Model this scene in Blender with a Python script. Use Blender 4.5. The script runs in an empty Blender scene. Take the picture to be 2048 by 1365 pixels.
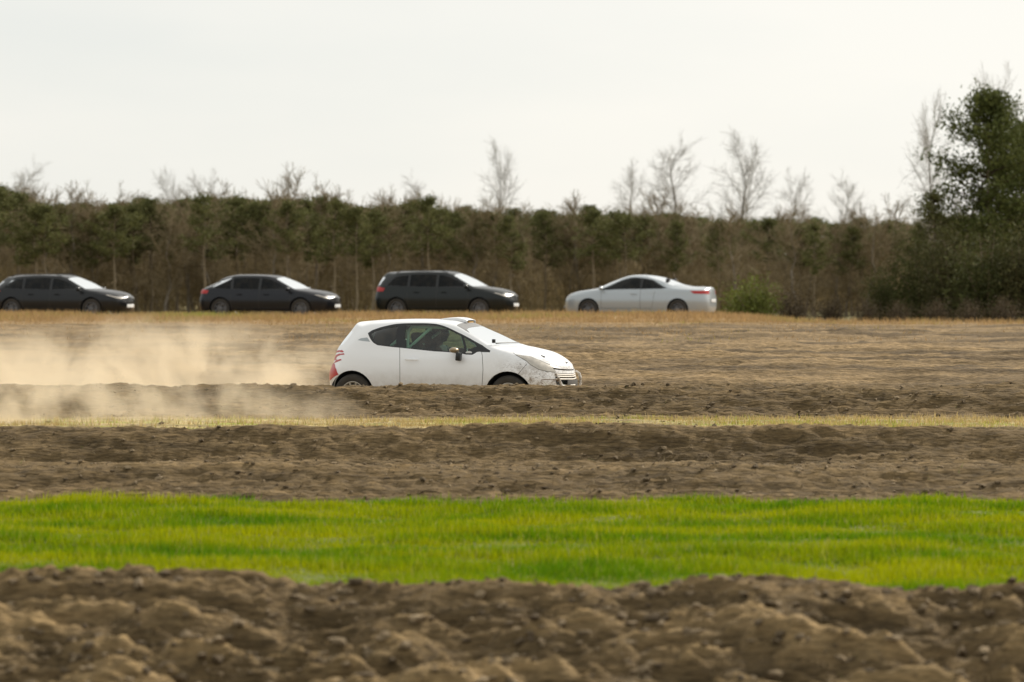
import bpy, bmesh, math, random
import numpy as np
from mathutils import Vector, Matrix
from mathutils.geometry import delaunay_2d_cdt

S = bpy.context.scene
COL = S.collection
random.seed(7); RNG = np.random.default_rng(7)
R = math.radians

# ------------------------------------------------------------------ camera
CAM_Z, FPX, HOR = 2.0, 6400.0, 569.0          # eye height; focal length and horizon row in photo pixels (2048 wide)
cd = bpy.data.cameras.new('camera'); cam = bpy.data.objects.new('camera', cd); COL.objects.link(cam)
cd.sensor_width = 36; cd.lens = FPX/2048*36
cd.clip_start = 0.5; cd.clip_end = 6000
cam.location = (0, 0, CAM_Z)
cam.rotation_euler = (math.pi/2 - math.atan((682.5-HOR)/FPX), 0, 0)
cd.dof.use_dof = True; cd.dof.focus_distance = 49.5; cd.dof.aperture_fstop = 1.7
S.camera = cam

# ------------------------------------------------------------------ light
SUN_EL, SUN_AZ = R(36), R(48)                 # azimuth from +Y towards +X: behind the scene, to the right
sun_dir = Vector((math.sin(SUN_AZ)*math.cos(SUN_EL), math.cos(SUN_AZ)*math.cos(SUN_EL), math.sin(SUN_EL)))
ld = bpy.data.lights.new('sun', 'SUN'); ld.energy = 4.2; ld.angle = R(2.5); ld.color = (1, .93, .82)
lo = bpy.data.objects.new('sun', ld); COL.objects.link(lo)
lo.rotation_euler = sun_dir.to_track_quat('Z', 'Y').to_euler(); lo.location = (30, 30, 40)
W = bpy.data.worlds.new('World'); S.world = W; W.use_nodes = True
nt = W.node_tree; nt.nodes.clear()
wo = nt.nodes.new('ShaderNodeOutputWorld'); bg = nt.nodes.new('ShaderNodeBackground')
sky = nt.nodes.new('ShaderNodeTexSky'); sky.sky_type = 'NISHITA'; sky.sun_disc = False
sky.sun_elevation = SUN_EL; sky.sun_rotation = SUN_AZ
tc = nt.nodes.new('ShaderNodeTexCoord'); mp = nt.nodes.new('ShaderNodeMapping'); mp.inputs['Scale'].default_value = (1, 1, 3.5)
nz = nt.nodes.new('ShaderNodeTexNoise'); nz.inputs['Scale'].default_value = 3.2; nz.inputs['Detail'].default_value = 5; nz.inputs['Roughness'].default_value = .5
cr = nt.nodes.new('ShaderNodeValToRGB')       # thin overcast: pale grey to warm white
cr.color_ramp.elements[0].position = .3; cr.color_ramp.elements[0].color = (.78, .79, .755, 1)
cr.color_ramp.elements[1].position = .62; cr.color_ramp.elements[1].color = (.90, .875, .815, 1)
dt = nt.nodes.new('ShaderNodeVectorMath'); dt.operation = 'DOT_PRODUCT'; dt.inputs[1].default_value = tuple(sun_dir)
ma = nt.nodes.new('ShaderNodeMapRange'); ma.inputs[1].default_value = .35; ma.inputs[2].default_value = .95; ma.inputs[3].default_value = 9.3; ma.inputs[4].default_value = 10.4
ad = nt.nodes.new('ShaderNodeMath'); ad.operation = 'MULTIPLY_ADD'; ad.inputs[1].default_value = .55; 
ml = nt.nodes.new('ShaderNodeVectorMath'); ml.operation = 'SCALE'
mx = nt.nodes.new('ShaderNodeMix'); mx.data_type = 'RGBA'; mx.inputs[0].default_value = .92
L = nt.links.new
L(tc.outputs['Generated'], mp.inputs[0]); L(mp.outputs[0], nz.inputs['Vector'])
L(tc.outputs['Generated'], dt.inputs[0]); L(dt.outputs['Value'], ma.inputs[0])
L(dt.outputs['Value'], ad.inputs[0]); 
sb = nt.nodes.new('ShaderNodeMath'); sb.operation = 'ADD'; sb.inputs[1].default_value = -.26
L(nz.outputs['Fac'], sb.inputs[0]); L(sb.outputs[0], ad.inputs[2]); L(ad.outputs[0], cr.inputs[0])
L(cr.outputs[0], ml.inputs[0]); L(ma.outputs[0], ml.inputs['Scale'])
L(sky.outputs[0], mx.inputs[6]); L(ml.outputs[0], mx.inputs[7]); L(mx.outputs[2], bg.inputs[0])
bg.inputs[1].default_value = .1; L(bg.outputs[0], wo.inputs[0])
S.view_settings.view_transform = 'Standard'; S.view_settings.look = 'None'
S.view_settings.exposure = 0.18; S.view_settings.gamma = 1
S.render.engine = 'CYCLES'
S.cycles.use_denoising = True; S.cycles.max_bounces = 8; S.cycles.transparent_max_bounces = 24
S.cycles.volume_step_rate = 2.0; S.cycles.volume_max_steps = 128; S.cycles.volume_bounces = 1

# ------------------------------------------------------------------ helpers
def link(o, parent=None):
    COL.objects.link(o)
    if parent is not None: o.parent = parent
    return o
def tag(o, label=None, cat=None, group=None, kind=None):
    if label: o['label'] = label
    if cat: o['category'] = cat
    if group: o['group'] = group
    if kind: o['kind'] = kind
    return o
def empty(name, loc=(0, 0, 0), rz=0):
    o = bpy.data.objects.new(name, None); o.location = loc; o.rotation_euler = (0, 0, rz); o.empty_display_size = .3
    return link(o)
def mesh_np(name, V, F, mats, parent=None, smooth=True, mi=None, attr=None):
    """one mesh object from arrays; F is an (n,k) array or a list of tuples"""
    me = bpy.data.meshes.new(name)
    if isinstance(F, np.ndarray):
        n, k = F.shape
        me.vertices.add(len(V)); me.vertices.foreach_set('co', np.asarray(V, np.float32).ravel())
        me.loops.add(n*k); me.loops.foreach_set('vertex_index', F.astype(np.int32).ravel())
        me.polygons.add(n); me.polygons.foreach_set('loop_start', np.arange(0, n*k, k, dtype=np.int32))
        me.update(calc_edges=True)
    else:
        me.from_pydata([tuple(v) for v in V], [], F)
    if attr is not None:
        a = me.color_attributes.new('tone', 'FLOAT_COLOR', 'POINT')
        c = np.ones((len(V), 4), np.float32); c[:, :attr.shape[1]] = attr
        a.data.foreach_set('color', c.ravel())
    for m in (mats if isinstance(mats, (list, tuple)) else [mats]): me.materials.append(m)
    if mi is not None: me.polygons.foreach_set('material_index', np.asarray(mi, np.int32))
    me.polygons.foreach_set('use_smooth', np.full(len(me.polygons), smooth))
    me.update()
    return link(bpy.data.objects.new(name, me), parent)

class MB:
    """collects shapes for one mesh"""
    def __init__(s): s.V = []; s.F = []
    def add(s, V, F):
        o = len(s.V); s.V += [tuple(v) for v in V]; s.F += [tuple(i+o for i in f) for f in F]; return s
    def box(s, c, d, rot=None, bev=0.0):
        bm = bmesh.new(); bmesh.ops.create_cube(bm, size=1)
        bmesh.ops.scale(bm, vec=d, verts=bm.verts)
        if bev: bmesh.ops.bevel(bm, geom=bm.edges[:], offset=bev, segments=2, affect='EDGES', profile=.5)
        M = Matrix.Translation(c) @ (rot.to_matrix().to_4x4() if rot is not None else Matrix())
        bm.verts.index_update()
        s.add([M @ v.co for v in bm.verts], [[v.index for v in f.verts] for f in bm.faces]); bm.free(); return s
    def tube(s, pts, r, n=8, cap=True, flat=1.0):
        pts = [Vector(p) for p in pts]; rs = r if isinstance(r, (list, tuple)) else [r]*len(pts)
        V = []; F = []; up = Vector((0, 0, 1))
        for i, p in enumerate(pts):
            t = (pts[min(i+1, len(pts)-1)]-pts[max(i-1, 0)]).normalized()
            a = t.cross(up)
            if a.length < 1e-3: a = t.cross(Vector((0, 1, 0)))
            a.normalize(); b = t.cross(a)
            for k in range(n):
                q = 2*math.pi*k/n; V.append(p+(a*math.cos(q)*flat+b*math.sin(q))*rs[i])
        for i in range(len(pts)-1):
            for k in range(n): F.append((i*n+k, i*n+(k+1) % n, (i+1)*n+(k+1) % n, (i+1)*n+k))
        if cap: F.append(tuple(range(n))[::-1]); F.append(tuple((len(pts)-1)*n+k for k in range(n)))
        return s.add(V, F)
    def lathe(s, prof, c, n=40, axis='y'):
        """prof: (axial, radius) pairs, closed ring swept about the y axis"""
        V = []; F = []; m = len(prof)
        for k in range(n):
            q = 2*math.pi*k/n
            for (a, r) in prof: V.append((c[0]+r*math.cos(q), c[1]+a, c[2]+r*math.sin(q)))
        for k in range(n):
            for j in range(m): F.append((k*m+j, k*m+(j+1) % m, ((k+1) % n)*m+(j+1) % m, ((k+1) % n)*m+j))
        return s.add(V, F)
    def ell(s, c, r, n=14, m=9):
        V = []; F = []
        for i in range(m+1):
            th = math.pi*i/m
            for k in range(n):
                q = 2*math.pi*k/n; V.append((c[0]+r[0]*math.sin(th)*math.cos(q), c[1]+r[1]*math.sin(th)*math.sin(q), c[2]+r[2]*math.cos(th)))
        for i in range(m):
            for k in range(n): F.append((i*n+k, (i+1)*n+k, (i+1)*n+(k+1) % n, i*n+(k+1) % n))
        return s.add(V, F)
    def build(s, name, mat, parent=None, smooth=True):
        bm = bmesh.new(); vs = [bm.verts.new(v) for v in s.V]
        for f in s.F:
            try: bm.faces.new([vs[i] for i in f])
            except ValueError: pass
        bmesh.ops.remove_doubles(bm, verts=bm.verts, dist=1e-5); bmesh.ops.recalc_face_normals(bm, faces=bm.faces)
        me = bpy.data.meshes.new(name); bm.to_mesh(me); bm.free(); me.materials.append(mat)
        if smooth:
            for p in me.polygons: p.use_smooth = True
            me.set_sharp_from_angle(angle=R(38))
        return link(bpy.data.objects.new(name, me), parent)

# numpy gradient noise
_P = np.random.default_rng(3).permutation(1024); _G = np.random.default_rng(4).uniform(0, 2*np.pi, 1024)
def noise2(x, y, seed=0):
    x = x+seed*17.3; y = y+seed*9.1
    xi = np.floor(x).astype(np.int64); yi = np.floor(y).astype(np.int64); xf = x-xi; yf = y-yi
    def g(i, j, dx, dy):
        a = _G[_P[(_P[(xi+i) & 1023]+yi+j) & 1023]]; return np.cos(a)*dx+np.sin(a)*dy
    u = xf*xf*xf*(xf*(xf*6-15)+10); v = yf*yf*yf*(yf*(yf*6-15)+10)
    a = g(0, 0, xf, yf)*(1-u)+g(1, 0, xf-1, yf)*u
    b = g(0, 1, xf, yf-1)*(1-u)+g(1, 1, xf-1, yf-1)*u
    return (a*(1-v)+b*v)*1.5
def fbm(x, y, o=4, seed=0, gain=.5):
    t = 0; a = 1
    for k in range(o): t = t+a*noise2(x*2**k, y*2**k, seed+k); a *= gain
    return t
def sstep(a, b, x): t = np.clip((x-a)/(b-a), 0, 1); return t*t*(3-2*t)

# ------------------------------------------------------------------ materials
def new_mat(name):
    m = bpy.data.materials.new(name); m.use_nodes = True
    return m, m.node_tree, m.node_tree.nodes['Principled BSDF']
def simple(name, col, rough=.5, metal=0, noise=.0, nscale=20, coat=0, spec=.5, emit=None):
    m, t, b = new_mat(name); b.inputs['Base Color'].default_value = (*col, 1); b.inputs['Roughness'].default_value = rough
    b.inputs['Metallic'].default_value = metal; b.inputs['Coat Weight'].default_value = coat; b.inputs['Coat Roughness'].default_value = .06
    b.inputs['Specular IOR Level'].default_value = spec
    n = t.nodes.new('ShaderNodeTexNoise'); n.inputs['Scale'].default_value = nscale; n.inputs['Detail'].default_value = 6
    c = t.nodes.new('ShaderNodeTexCoord'); t.links.new(c.outputs['Object'], n.inputs['Vector'])
    x = t.nodes.new('ShaderNodeMix'); x.data_type = 'RGBA'
    k = max(noise, .05)
    x.inputs[6].default_value = (*[v*(1-k) for v in col], 1); x.inputs[7].default_value = (*[min(1, v*(1+k)) for v in col], 1)
    t.links.new(n.outputs['Fac'], x.inputs[0]); t.links.new(x.outputs[2], b.inputs['Base Color'])
    if emit: b.inputs['Emission Color'].default_value = (*emit[0], 1); b.inputs['Emission Strength'].default_value = emit[1]
    return m
def attr_mat(name, rough=.9, fine=.25, fscale=(60, 60, 60), bump=0, bscale=40, spec=.2, trans=0, stretch=(1, 1, 1)):
    """base colour from the mesh's own tone attribute, broken up by fine noise"""
    m, t, b = new_mat(name); n = t.nodes; l = t.links.new
    b.inputs['Roughness'].default_value = rough; b.inputs['Specular IOR Level'].default_value = spec
    a = n.new('ShaderNodeAttribute'); a.attribute_name = 'tone'
    c = n.new('ShaderNodeTexCoord'); mpp = n.new('ShaderNodeMapping'); mpp.inputs['Scale'].default_value = stretch
    l(c.outputs['Object'], mpp.inputs[0])
    z = n.new('ShaderNodeTexNoise'); z.inputs['Scale'].default_value = fscale[0]; z.inputs['Detail'].default_value = 6; z.inputs['Roughness'].default_value = .65
    l(mpp.outputs[0], z.inputs['Vector'])
    r = n.new('ShaderNodeMapRange'); r.inputs[1].default_value = .3; r.inputs[2].default_value = .7; r.inputs[3].default_value = 1-fine; r.inputs[4].default_value = 1+fine
    l(z.outputs['Fac'], r.inputs[0])
    s = n.new('ShaderNodeVectorMath'); s.operation = 'SCALE'; l(a.outputs['Color'], s.inputs[0]); l(r.outputs[0], s.inputs['Scale'])
    l(s.outputs[0], b.inputs['Base Color'])
    if bump:
        z2 = n.new('ShaderNodeTexNoise'); z2.inputs['Scale'].default_value = bscale; z2.inputs['Detail'].default_value = 8; l(mpp.outputs[0], z2.inputs['Vector'])
        bp = n.new('ShaderNodeBump'); bp.inputs['Strength'].default_value = 1; bp.inputs['Distance'].default_value = bump
        l(z2.outputs['Fac'], bp.inputs['Height']); l(bp.outputs[0], b.inputs['Normal'])
    if trans:
        tr = n.new('ShaderNodeBsdfTranslucent'); l(s.outputs[0], tr.inputs[0]); mxs = n.new('ShaderNodeMixShader'); mxs.inputs[0].default_value = trans
        l(b.outputs[0], mxs.inputs[1]); l(tr.outputs[0], mxs.inputs[2]); l(mxs.outputs[0], n['Material Output'].inputs[0])
    return m
def paint(name, col, dirt_col=(.20, .14, .08), amount=0.0, xmin=None, rough=.28, metal=0, flecks=False, low=(.25, .5), coat=.6):
    """car paint; dusty low down, and where xmin is given spattered with dried mud ahead of it"""
    m, t, b = new_mat(name); n = t.nodes; l = t.links.new
    b.inputs['Roughness'].default_value = rough; b.inputs['Metallic'].default_value = metal; b.inputs['Coat Weight'].default_value = .6; b.inputs['Coat Roughness'].default_value = .08
    c = n.new('ShaderNodeTexCoord'); sp = n.new('ShaderNodeSeparateXYZ'); l(c.outputs['Object'], sp.inputs[0])
    def noi(scale, det=5, st=(1, 1, 1), rg=.6):
        mpp = n.new('ShaderNodeMapping'); mpp.inputs['Scale'].default_value = st; l(c.outputs['Object'], mpp.inputs[0])
        z = n.new('ShaderNodeTexNoise'); z.inputs['Scale'].default_value = scale; z.inputs['Detail'].default_value = det; z.inputs['Roughness'].default_value = rg
        l(mpp.outputs[0], z.inputs['Vector']); return z.outputs['Fac']
    def mr(src, a, b_, c_, d):
        r = n.new('ShaderNodeMapRange'); l(src, r.inputs[0])
        for i, v in enumerate((a, b_, c_, d)): r.inputs[i+1].default_value = v
        return r.outputs[0]
    def op(o, a, b_):
        q = n.new('ShaderNodeMath'); q.operation = o; q.use_clamp = True
        for i, v in enumerate((a, b_)):
            if isinstance(v, (int, float)): q.inputs[i].default_value = v
            else: l(v, q.inputs[i])
        return q.outputs[0]
    dust = op('MULTIPLY', mr(sp.outputs['Z'], low[0], low[1], amount, 0), mr(noi(7, 6), .35, .65, .45, 1))
    if xmin is not None:
        front = mr(sp.outputs['X'], xmin, xmin+.75, 0, 1)
        big = mr(noi(9, 7, rg=.75), .42, .60, 0, .85)
        dust = op('MAXIMUM', dust, op('MULTIPLY', op('MULTIPLY', front, big), mr(sp.outputs['Z'], .55, .88, .9, .12)))
    mix = n.new('ShaderNodeMix'); mix.data_type = 'RGBA'; mix.inputs[6].default_value = (*col, 1); mix.inputs[7].default_value = (*dirt_col, 1); l(dust, mix.inputs[0])
    out = mix.outputs[2]
    if flecks:                                        # streaked specks of mud thrown back by the front wheel
        f1 = mr(noi(19, 7, (1.0, 1, 2.2), .85), .54, .60, 0, 1)
        zone = op('MULTIPLY', mr(sp.outputs['X'], 1.0, 1.5, 0, 1), mr(sp.outputs['Z'], .78, .93, 1, 0))
        zone = op('MULTIPLY', zone, mr(noi(4, 2), .38, .55, .2, 1))
        mk = op('MULTIPLY', f1, zone)
        m2 = n.new('ShaderNodeMix'); m2.data_type = 'RGBA'; m2.inputs[7].default_value = (.07, .045, .025, 1); l(out, m2.inputs[6]); l(mk, m2.inputs[0]); out = m2.outputs[2]
        rr = mr(mk, 0, 1, rough, .9); l(rr, b.inputs['Roughness'])
    l(out, b.inputs['Base Color'])
    cw = mr(dust, 0, .6, coat, 0); l(cw, b.inputs['Coat Weight'])
    return m
def glass(name, tint, gloss_rough=.03, opaque=0.0, ior=1.5):
    m = bpy.data.materials.new(name); m.use_nodes = True; t = m.node_tree; t.nodes.clear(); n = t.nodes; l = t.links.new
    o = n.new('ShaderNodeOutputMaterial'); fr = n.new('ShaderNodeFresnel'); fr.inputs[0].default_value = ior
    tr = n.new('ShaderNodeBsdfTransparent'); tr.inputs[0].default_value = (*tint, 1)
    gl = n.new('ShaderNodeBsdfGlossy'); gl.inputs['Roughness'].default_value = gloss_rough; gl.inputs[0].default_value = (.95, .98, 1, 1)
    df = n.new('ShaderNodeBsdfDiffuse'); df.inputs[0].default_value = (.45, .38, .28, 1)      # a film of road dust
    c = n.new('ShaderNodeTexCoord'); z = n.new('ShaderNodeTexNoise'); z.inputs['Scale'].default_value = 6; z.inputs['Detail'].default_value = 5; l(c.outputs['Object'], z.inputs['Vector'])
    r = n.new('ShaderNodeMapRange'); r.inputs[1].default_value = .4; r.inputs[2].default_value = .7; r.inputs[3].default_value = opaque*.5; r.inputs[4].default_value = opaque+.03; l(z.outputs['Fac'], r.inputs[0])
    m1 = n.new('ShaderNodeMixShader'); l(r.outputs[0], m1.inputs[0]); l(tr.outputs[0], m1.inputs[1]); l(df.outputs[0], m1.inputs[2])
    m2 = n.new('ShaderNodeMixShader'); l(fr.outputs[0], m2.inputs[0]); l(m1.outputs[0], m2.inputs[1]); l(gl.outputs[0], m2.inputs[2]); l(m2.outputs[0], o.inputs[0])
    return m

M = {}
M['white'] = paint('white_paint', (.84, .85, .87), amount=.6, xmin=.85, flecks=True, low=(.3, .75))
M['black_trim'] = simple('black_trim', (.012, .013, .014), .35, noise=.2)
M['seam'] = simple('seam_gap', (.05, .048, .045), .8)
M['rubber'] = simple('dusty_rubber', (.045, .04, .034), .85, noise=.4, nscale=12)
M['rim'] = simple('dusty_rim', (.42, .38, .32), .5, .3, noise=.3, nscale=9)
M['dark_rim'] = simple('grey_rim', (.16, .16, .165), .4, .6, noise=.2)
M['red_lens'] = simple('red_lens', (.42, .008, .006), .35, coat=.15)
M['lamp_lens'] = simple('lamp_lens', (.46, .43, .38), .18, .3, noise=.45, nscale=14, coat=.6)
M['lining'] = simple('cabin_lining', (.02, .021, .022), .8, noise=.2)
M['seat'] = simple('seat_fabric', (.025, .025, .028), .85, noise=.3)
M['cage'] = simple('cage_steel', (.70, .82, .76), .45, noise=.1)
M['side_glass'] = glass('side_glass', (.46, .62, .53), opaque=.05)
M['screen_glass'] = glass('screen_glass', (.72, .82, .80), opaque=.16)
M['dark_glass'] = glass('dark_glass', (.07, .085, .085), opaque=.0, ior=1.28)
M['sun_strip'] = simple('sun_strip_film', (.20, .20, .20), .55, noise=.06)
M['mirror_cap'] = simple('dusty_mirror_cap', (.26, .20, .12), .32, .35, noise=.5, nscale=25, coat=.3)
M['sticker'] = simple('sticker', (.75, .77, .78), .4)
M['grey_recess'] = simple('grey_recess', (.36, .40, .43), .4)
M['amber'] = simple('amber_mark', (.65, .36, .06), .4)
M['scraped'] = simple('scraped_plastic', (.72, .68, .62), .45, noise=.3, nscale=18)
M['mud'] = simple('dried_mud', (.20, .13, .075), .9, noise=.4)
M['suit'] = simple('dark_suit', (.03, .033, .045), .8, noise=.3)
M['skin'] = simple('skin', (.45, .27, .19), .6)
M['helmet'] = simple('helmet_shell', (.06, .06, .065), .25, noise=.2, coat=.6)
M['visor'] = simple('visor', (.01, .012, .014), .08)
M['soil'] = attr_mat('soil', .95, .6, (24, 0, 0), bump=.045, bscale=18, stretch=(.32, 1.1, 1.6))
M['clod'] = attr_mat('clod_soil', .95, .3, (40, 0, 0), bump=.01, bscale=50)
M['blade'] = attr_mat('grass_blade', .6, .12, (9, 0, 0), spec=.12, trans=.45)
M['bark'] = simple('bark', (.20, .155, .10), .9, noise=.4, nscale=8)
M['pale_bark'] = simple('grey_bark', (.21, .175, .135), .9, noise=.4, nscale=8)
M['needle'] = attr_mat('needles', .75, .3, (3, 0, 0), spec=.08, trans=.2)
M['twig'] = attr_mat('twigs', .9, .3, (3, 0, 0), spec=.1)

# ------------------------------------------------------------------ ground
_mx = np.array([-9, -5.5, -3.76, -2.84, -2.1, -1.56, -.8, -.1, 1.0, 1.75, 2.3, 2.96, 3.76, 5.5, 9])
_mr = np.array([1160, 1185, 1172, 1143, 1150, 1176, 1176, 1166, 1166, 1143, 1158, 1196, 1190, 1160, 1180])
_mz = CAM_Z-(_mr-HOR)*23.5/FPX
PY = np.array([-4000, -60, 0, 19, 21.2, 21.9, 22.8, 23.5, 24.0, 25, 26, 29, 31, 33.2, 34.0, 34.8, 35.3, 36.1, 37.6, 38.38, 38.95, 39.7, 43.6, 44.7, 45.4, 45.8, 46.4, 47.4, 49, 53.3, 55, 56.5, 57.6, 63, 65, 80, 90, 102, 105, 107.5, 110, 125, 150, 200, 4000.])
PZ = np.array([-.8, -.8, -.8, -.8, -.78, -.72, -.46, -.20, -.28, -.42, -.42, -.33, -.27, -.23, -.21, .0, -.06, -.12, -.14, -.13, .262, .20, .165, .18, .53, .568, .42, .02, 0, 0, .28, .49, .43, .70, .655, .86, .885, .945, .965, .93, .84, .75, .6, .5, .5])
def ground_base(x, y):
    z = np.interp(y, PY, PZ)
    m = np.interp(x, _mx, _mz)+.20
    z = z+m*np.exp(-((y-23.2)/.9)**2)
    z = z+.035*noise2(x*.45, y*.0+3.3, 5)*(np.exp(-((y-34.6)/1.0)**2))*1.6
    z = z+.03*noise2(x*.5, y*0+9.1, 6)*np.exp(-((y-38.8)/1.2)**2)+.018*noise2(x*.4, y*0+1.7, 8)*np.exp(-((y-45.7)/1.0)**2)
    z = z+.03*noise2(x*.35, y*.5, 9)*sstep(54, 57, y)*(1-sstep(100, 112, y))
    z = z-.21*sstep(6.5, 10.5, x)*sstep(85, 101, y)*(1-sstep(125, 150, y))
    z = z+.07*noise2(x*.25, y*.0+4.4, 11)*sstep(95, 101, y)*(1-sstep(105, 109, y))
    z = z+.05*noise2(x*.22, y*.5, 12)*sstep(25.5, 27, y)*(1-sstep(31.5, 33, y))
    return z
def soilness(x, y):
    wob = .5*noise2(x*.8, y*0+2, 20); wob2 = .35*noise2(x*1.7, y*0+6, 21)
    green = sstep(24.0, 24.7, y+wob2*.6)*(1-sstep(32.3, 33.2, y+wob*1.3+wob2*.6))
    strip = sstep(39.0, 39.9, y)*(1-sstep(43.3, 44.2, y))
    road = sstep(46.9, 47.8, y)*(1-sstep(53, 54, y))
    far = sstep(53.5, 56, y)
    return green, strip, road, far
def ground_z(x, y, detail=True):
    z = ground_base(x, y)
    if not detail: return z
    g, st, rd, fr = soilness(x, y)
    rough = (1-g)*(1-st*.75)*(1-rd*.85)*(1-fr*.45)*(1-sstep(112, 160, y)*.6)
    n = fbm(x*.5, y*2.4, 3, 30)*.05+(.5-np.abs(fbm(x*1.1, y*6.0, 4, 40, .6)))*.095+fbm(x*5, y*17, 3, 50, .6)*.013
    near = 1+.6*np.exp(-((y-22.6)/1.6)**2)
    n = n+(fbm(x*.9, y*2.2, 2, 33)*.15+np.abs(fbm(x*1.1, y*3.5, 3, 38, .6))*.10-.03)*np.exp(-((y-22.0)/1.3)**2)
    fur = fbm(x*.16, y*1.3, 4, 35, .6)*.10*sstep(54.5, 57, y)*(1-sstep(82, 98, y))
    return z+(n-.035)*rough*near+.012*fbm(x*2, y*2, 3, 60)*(g+st)+fur
def spaced(segs):
    out = [segs[0][0]]
    for a, b, d in segs:
        n = max(1, int(round((b-a)/d))); out += list(a+(b-a)*(np.arange(n)+1)/n)
    return np.array(out)
gy = spaced([(-600, -60, 180), (-60, 0, 20), (0, 16, 2), (16, 20.5, .3), (20.5, 25.2, .028), (25.2, 33, .10), (33, 47.5, .05), (47.5, 53.5, .2), (53.5, 66, .08), (66, 108, .22), (108, 130, 1), (130, 230, 5)])
gy = np.concatenate([gy, 230*1.35**np.arange(1, 10)])
gx = spaced([(0, 4.8, .034), (4.8, 9, .09), (9, 20, .3), (20, 46, 1.0)])
gx = np.concatenate([gx, 46*1.45**np.arange(1, 11)]); gx = np.concatenate([-gx[:0:-1], gx])
X, Y = np.meshgrid(gx, gy); Z = ground_z(X, Y)
g, st, rd, fr = soilness(X, Y)
def lerp(a, b, t): return a+(b-a)*t[..., None]
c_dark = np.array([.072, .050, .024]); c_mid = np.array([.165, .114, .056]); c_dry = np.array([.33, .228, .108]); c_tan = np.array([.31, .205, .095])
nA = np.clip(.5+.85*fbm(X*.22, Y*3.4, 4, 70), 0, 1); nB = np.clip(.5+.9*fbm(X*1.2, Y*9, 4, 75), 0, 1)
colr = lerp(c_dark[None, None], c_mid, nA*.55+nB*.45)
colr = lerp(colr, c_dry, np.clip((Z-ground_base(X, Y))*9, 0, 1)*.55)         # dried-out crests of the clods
colr = lerp(colr, np.array([.15, .17, .05])[None, None]*np.ones_like(colr), g)
dryg = lerp(np.array([.44, .35, .17])[None, None], np.array([.35, .38, .10]), np.clip(sstep(.1, .6, fbm(X*.18, Y*1.6, 2, 81))+.0*X, 0, 1))
colr = lerp(colr, dryg, st*(.45+.5*sstep(-.4, .3, fbm(X*.35, Y*1.6, 3, 83))))
colr = lerp(colr, np.array([.40, .31, .18])[None, None]*np.ones_like(colr), rd)
farc = lerp(np.array([.08, .056, .03])[None, None], np.array([.28, .195, .10])[None, None], np.clip(.42+1.2*fbm(X*.10, Y*1.1, 4, 90), 0, 1)*.7+.25*nB)
farc = lerp(farc, c_tan[None, None]*np.ones_like(farc), sstep(80, 97, Y)*(1-.55*sstep(6, 10, X)))
farc = lerp(farc, np.array([.20, .19, .09])[None, None]*np.ones_like(farc), sstep(112, 135, Y)*.8)
colr = lerp(colr, farc, fr)
nyy, nxx = X.shape
idx = np.arange(nyy*nxx).reshape(nyy, nxx)
Fq = np.stack([idx[:-1, :-1], idx[:-1, 1:], idx[1:, 1:], idx[1:, :-1]], -1).reshape(-1, 4)
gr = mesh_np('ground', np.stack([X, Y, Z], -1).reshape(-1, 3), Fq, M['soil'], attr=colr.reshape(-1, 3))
tag(gr, kind='structure')

def blades(name, x, y, h, w, cols, lean=.45, bend=0.0, zoff=-.01):
    """a triangle per blade with random lean and twist"""
    n = len(x); z = ground_z(x, y)+zoff
    a = RNG.uniform(0, 2*np.pi, n); la = RNG.uniform(0, 2*np.pi, n); lr = RNG.uniform(.1, lean, n)*h
    hw = w*.5
    p0 = np.stack([x-np.cos(a)*hw, y-np.sin(a)*hw, z], -1); p1 = np.stack([x+np.cos(a)*hw, y+np.sin(a)*hw, z], -1)
    p2 = np.stack([x+np.cos(la)*lr+bend*h, y+np.sin(la)*lr, z+h], -1)
    V = np.stack([p0, p1, p2], 1).reshape(-1, 3); F = np.arange(3*n).reshape(n, 3)
    return mesh_np(name, V, F, M['blade'], smooth=False, attr=np.repeat(cols, 3, 0))
def scatter(n, y0, y1, margin=1.3, dens=None):
    y = np.sqrt(RNG.uniform(y0**2, y1**2, n)); x = RNG.uniform(-1, 1, n)*(y*.16+margin)
    if dens is not None:
        k = RNG.uniform(0, 1, n) < dens(x, y); x = x[k]; y = y[k]
    return x, y
# the bright green strip
x, y = scatter(230000, 23.9, 33.6, dens=lambda x, y: soilness(x, y)[0]*1.2-.12)
t = np.clip(.5+.8*fbm(x*.35, y*1.3, 4, 101)+RNG.normal(0, .14, len(x)), 0, 1)[:, None]
c = np.array([.10, .215, .002])*(1-t)+np.array([.345, .365, .002])*t
c = np.where(RNG.uniform(0, 1, len(x))[:, None] < .05, np.array([.36, .34, .08]), c)
tag(blades('green_grass', x, y, RNG.uniform(.04, .10, len(x))*np.clip(1+.8*fbm(x*.8, y*1.2, 3, 103), .35, 1.9), RNG.uniform(.008, .018, len(x)), c),
    'fresh short bright green grass between two strips of bare soil', 'grass', kind='stuff')
# yellowed strip on the bank before the track
x, y = scatter(60000, 39.0, 44.3, dens=lambda x, y: soilness(x, y)[1]*sstep(-.25, .35, fbm(x*.35, y*1.6, 3, 83))*(.35+.65*sstep(-4, 0, x)))
t = sstep(.1, .6, fbm(x*.18, y*1.6, 2, 81)+RNG.normal(0, .12, len(x)))[:, None]
c = (np.array([.46, .35, .16])*(1-t)+np.array([.34, .34, .06])*t)*RNG.uniform(.75, 1.15, len(x))[:, None]
tag(blades('sparse_dry_grass', x, y, RNG.uniform(.03, .10, len(x)), RNG.uniform(.01, .02, len(x)), c), 'thin yellowed grass on the flat strip before the race track', 'grass', kind='stuff')
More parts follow.
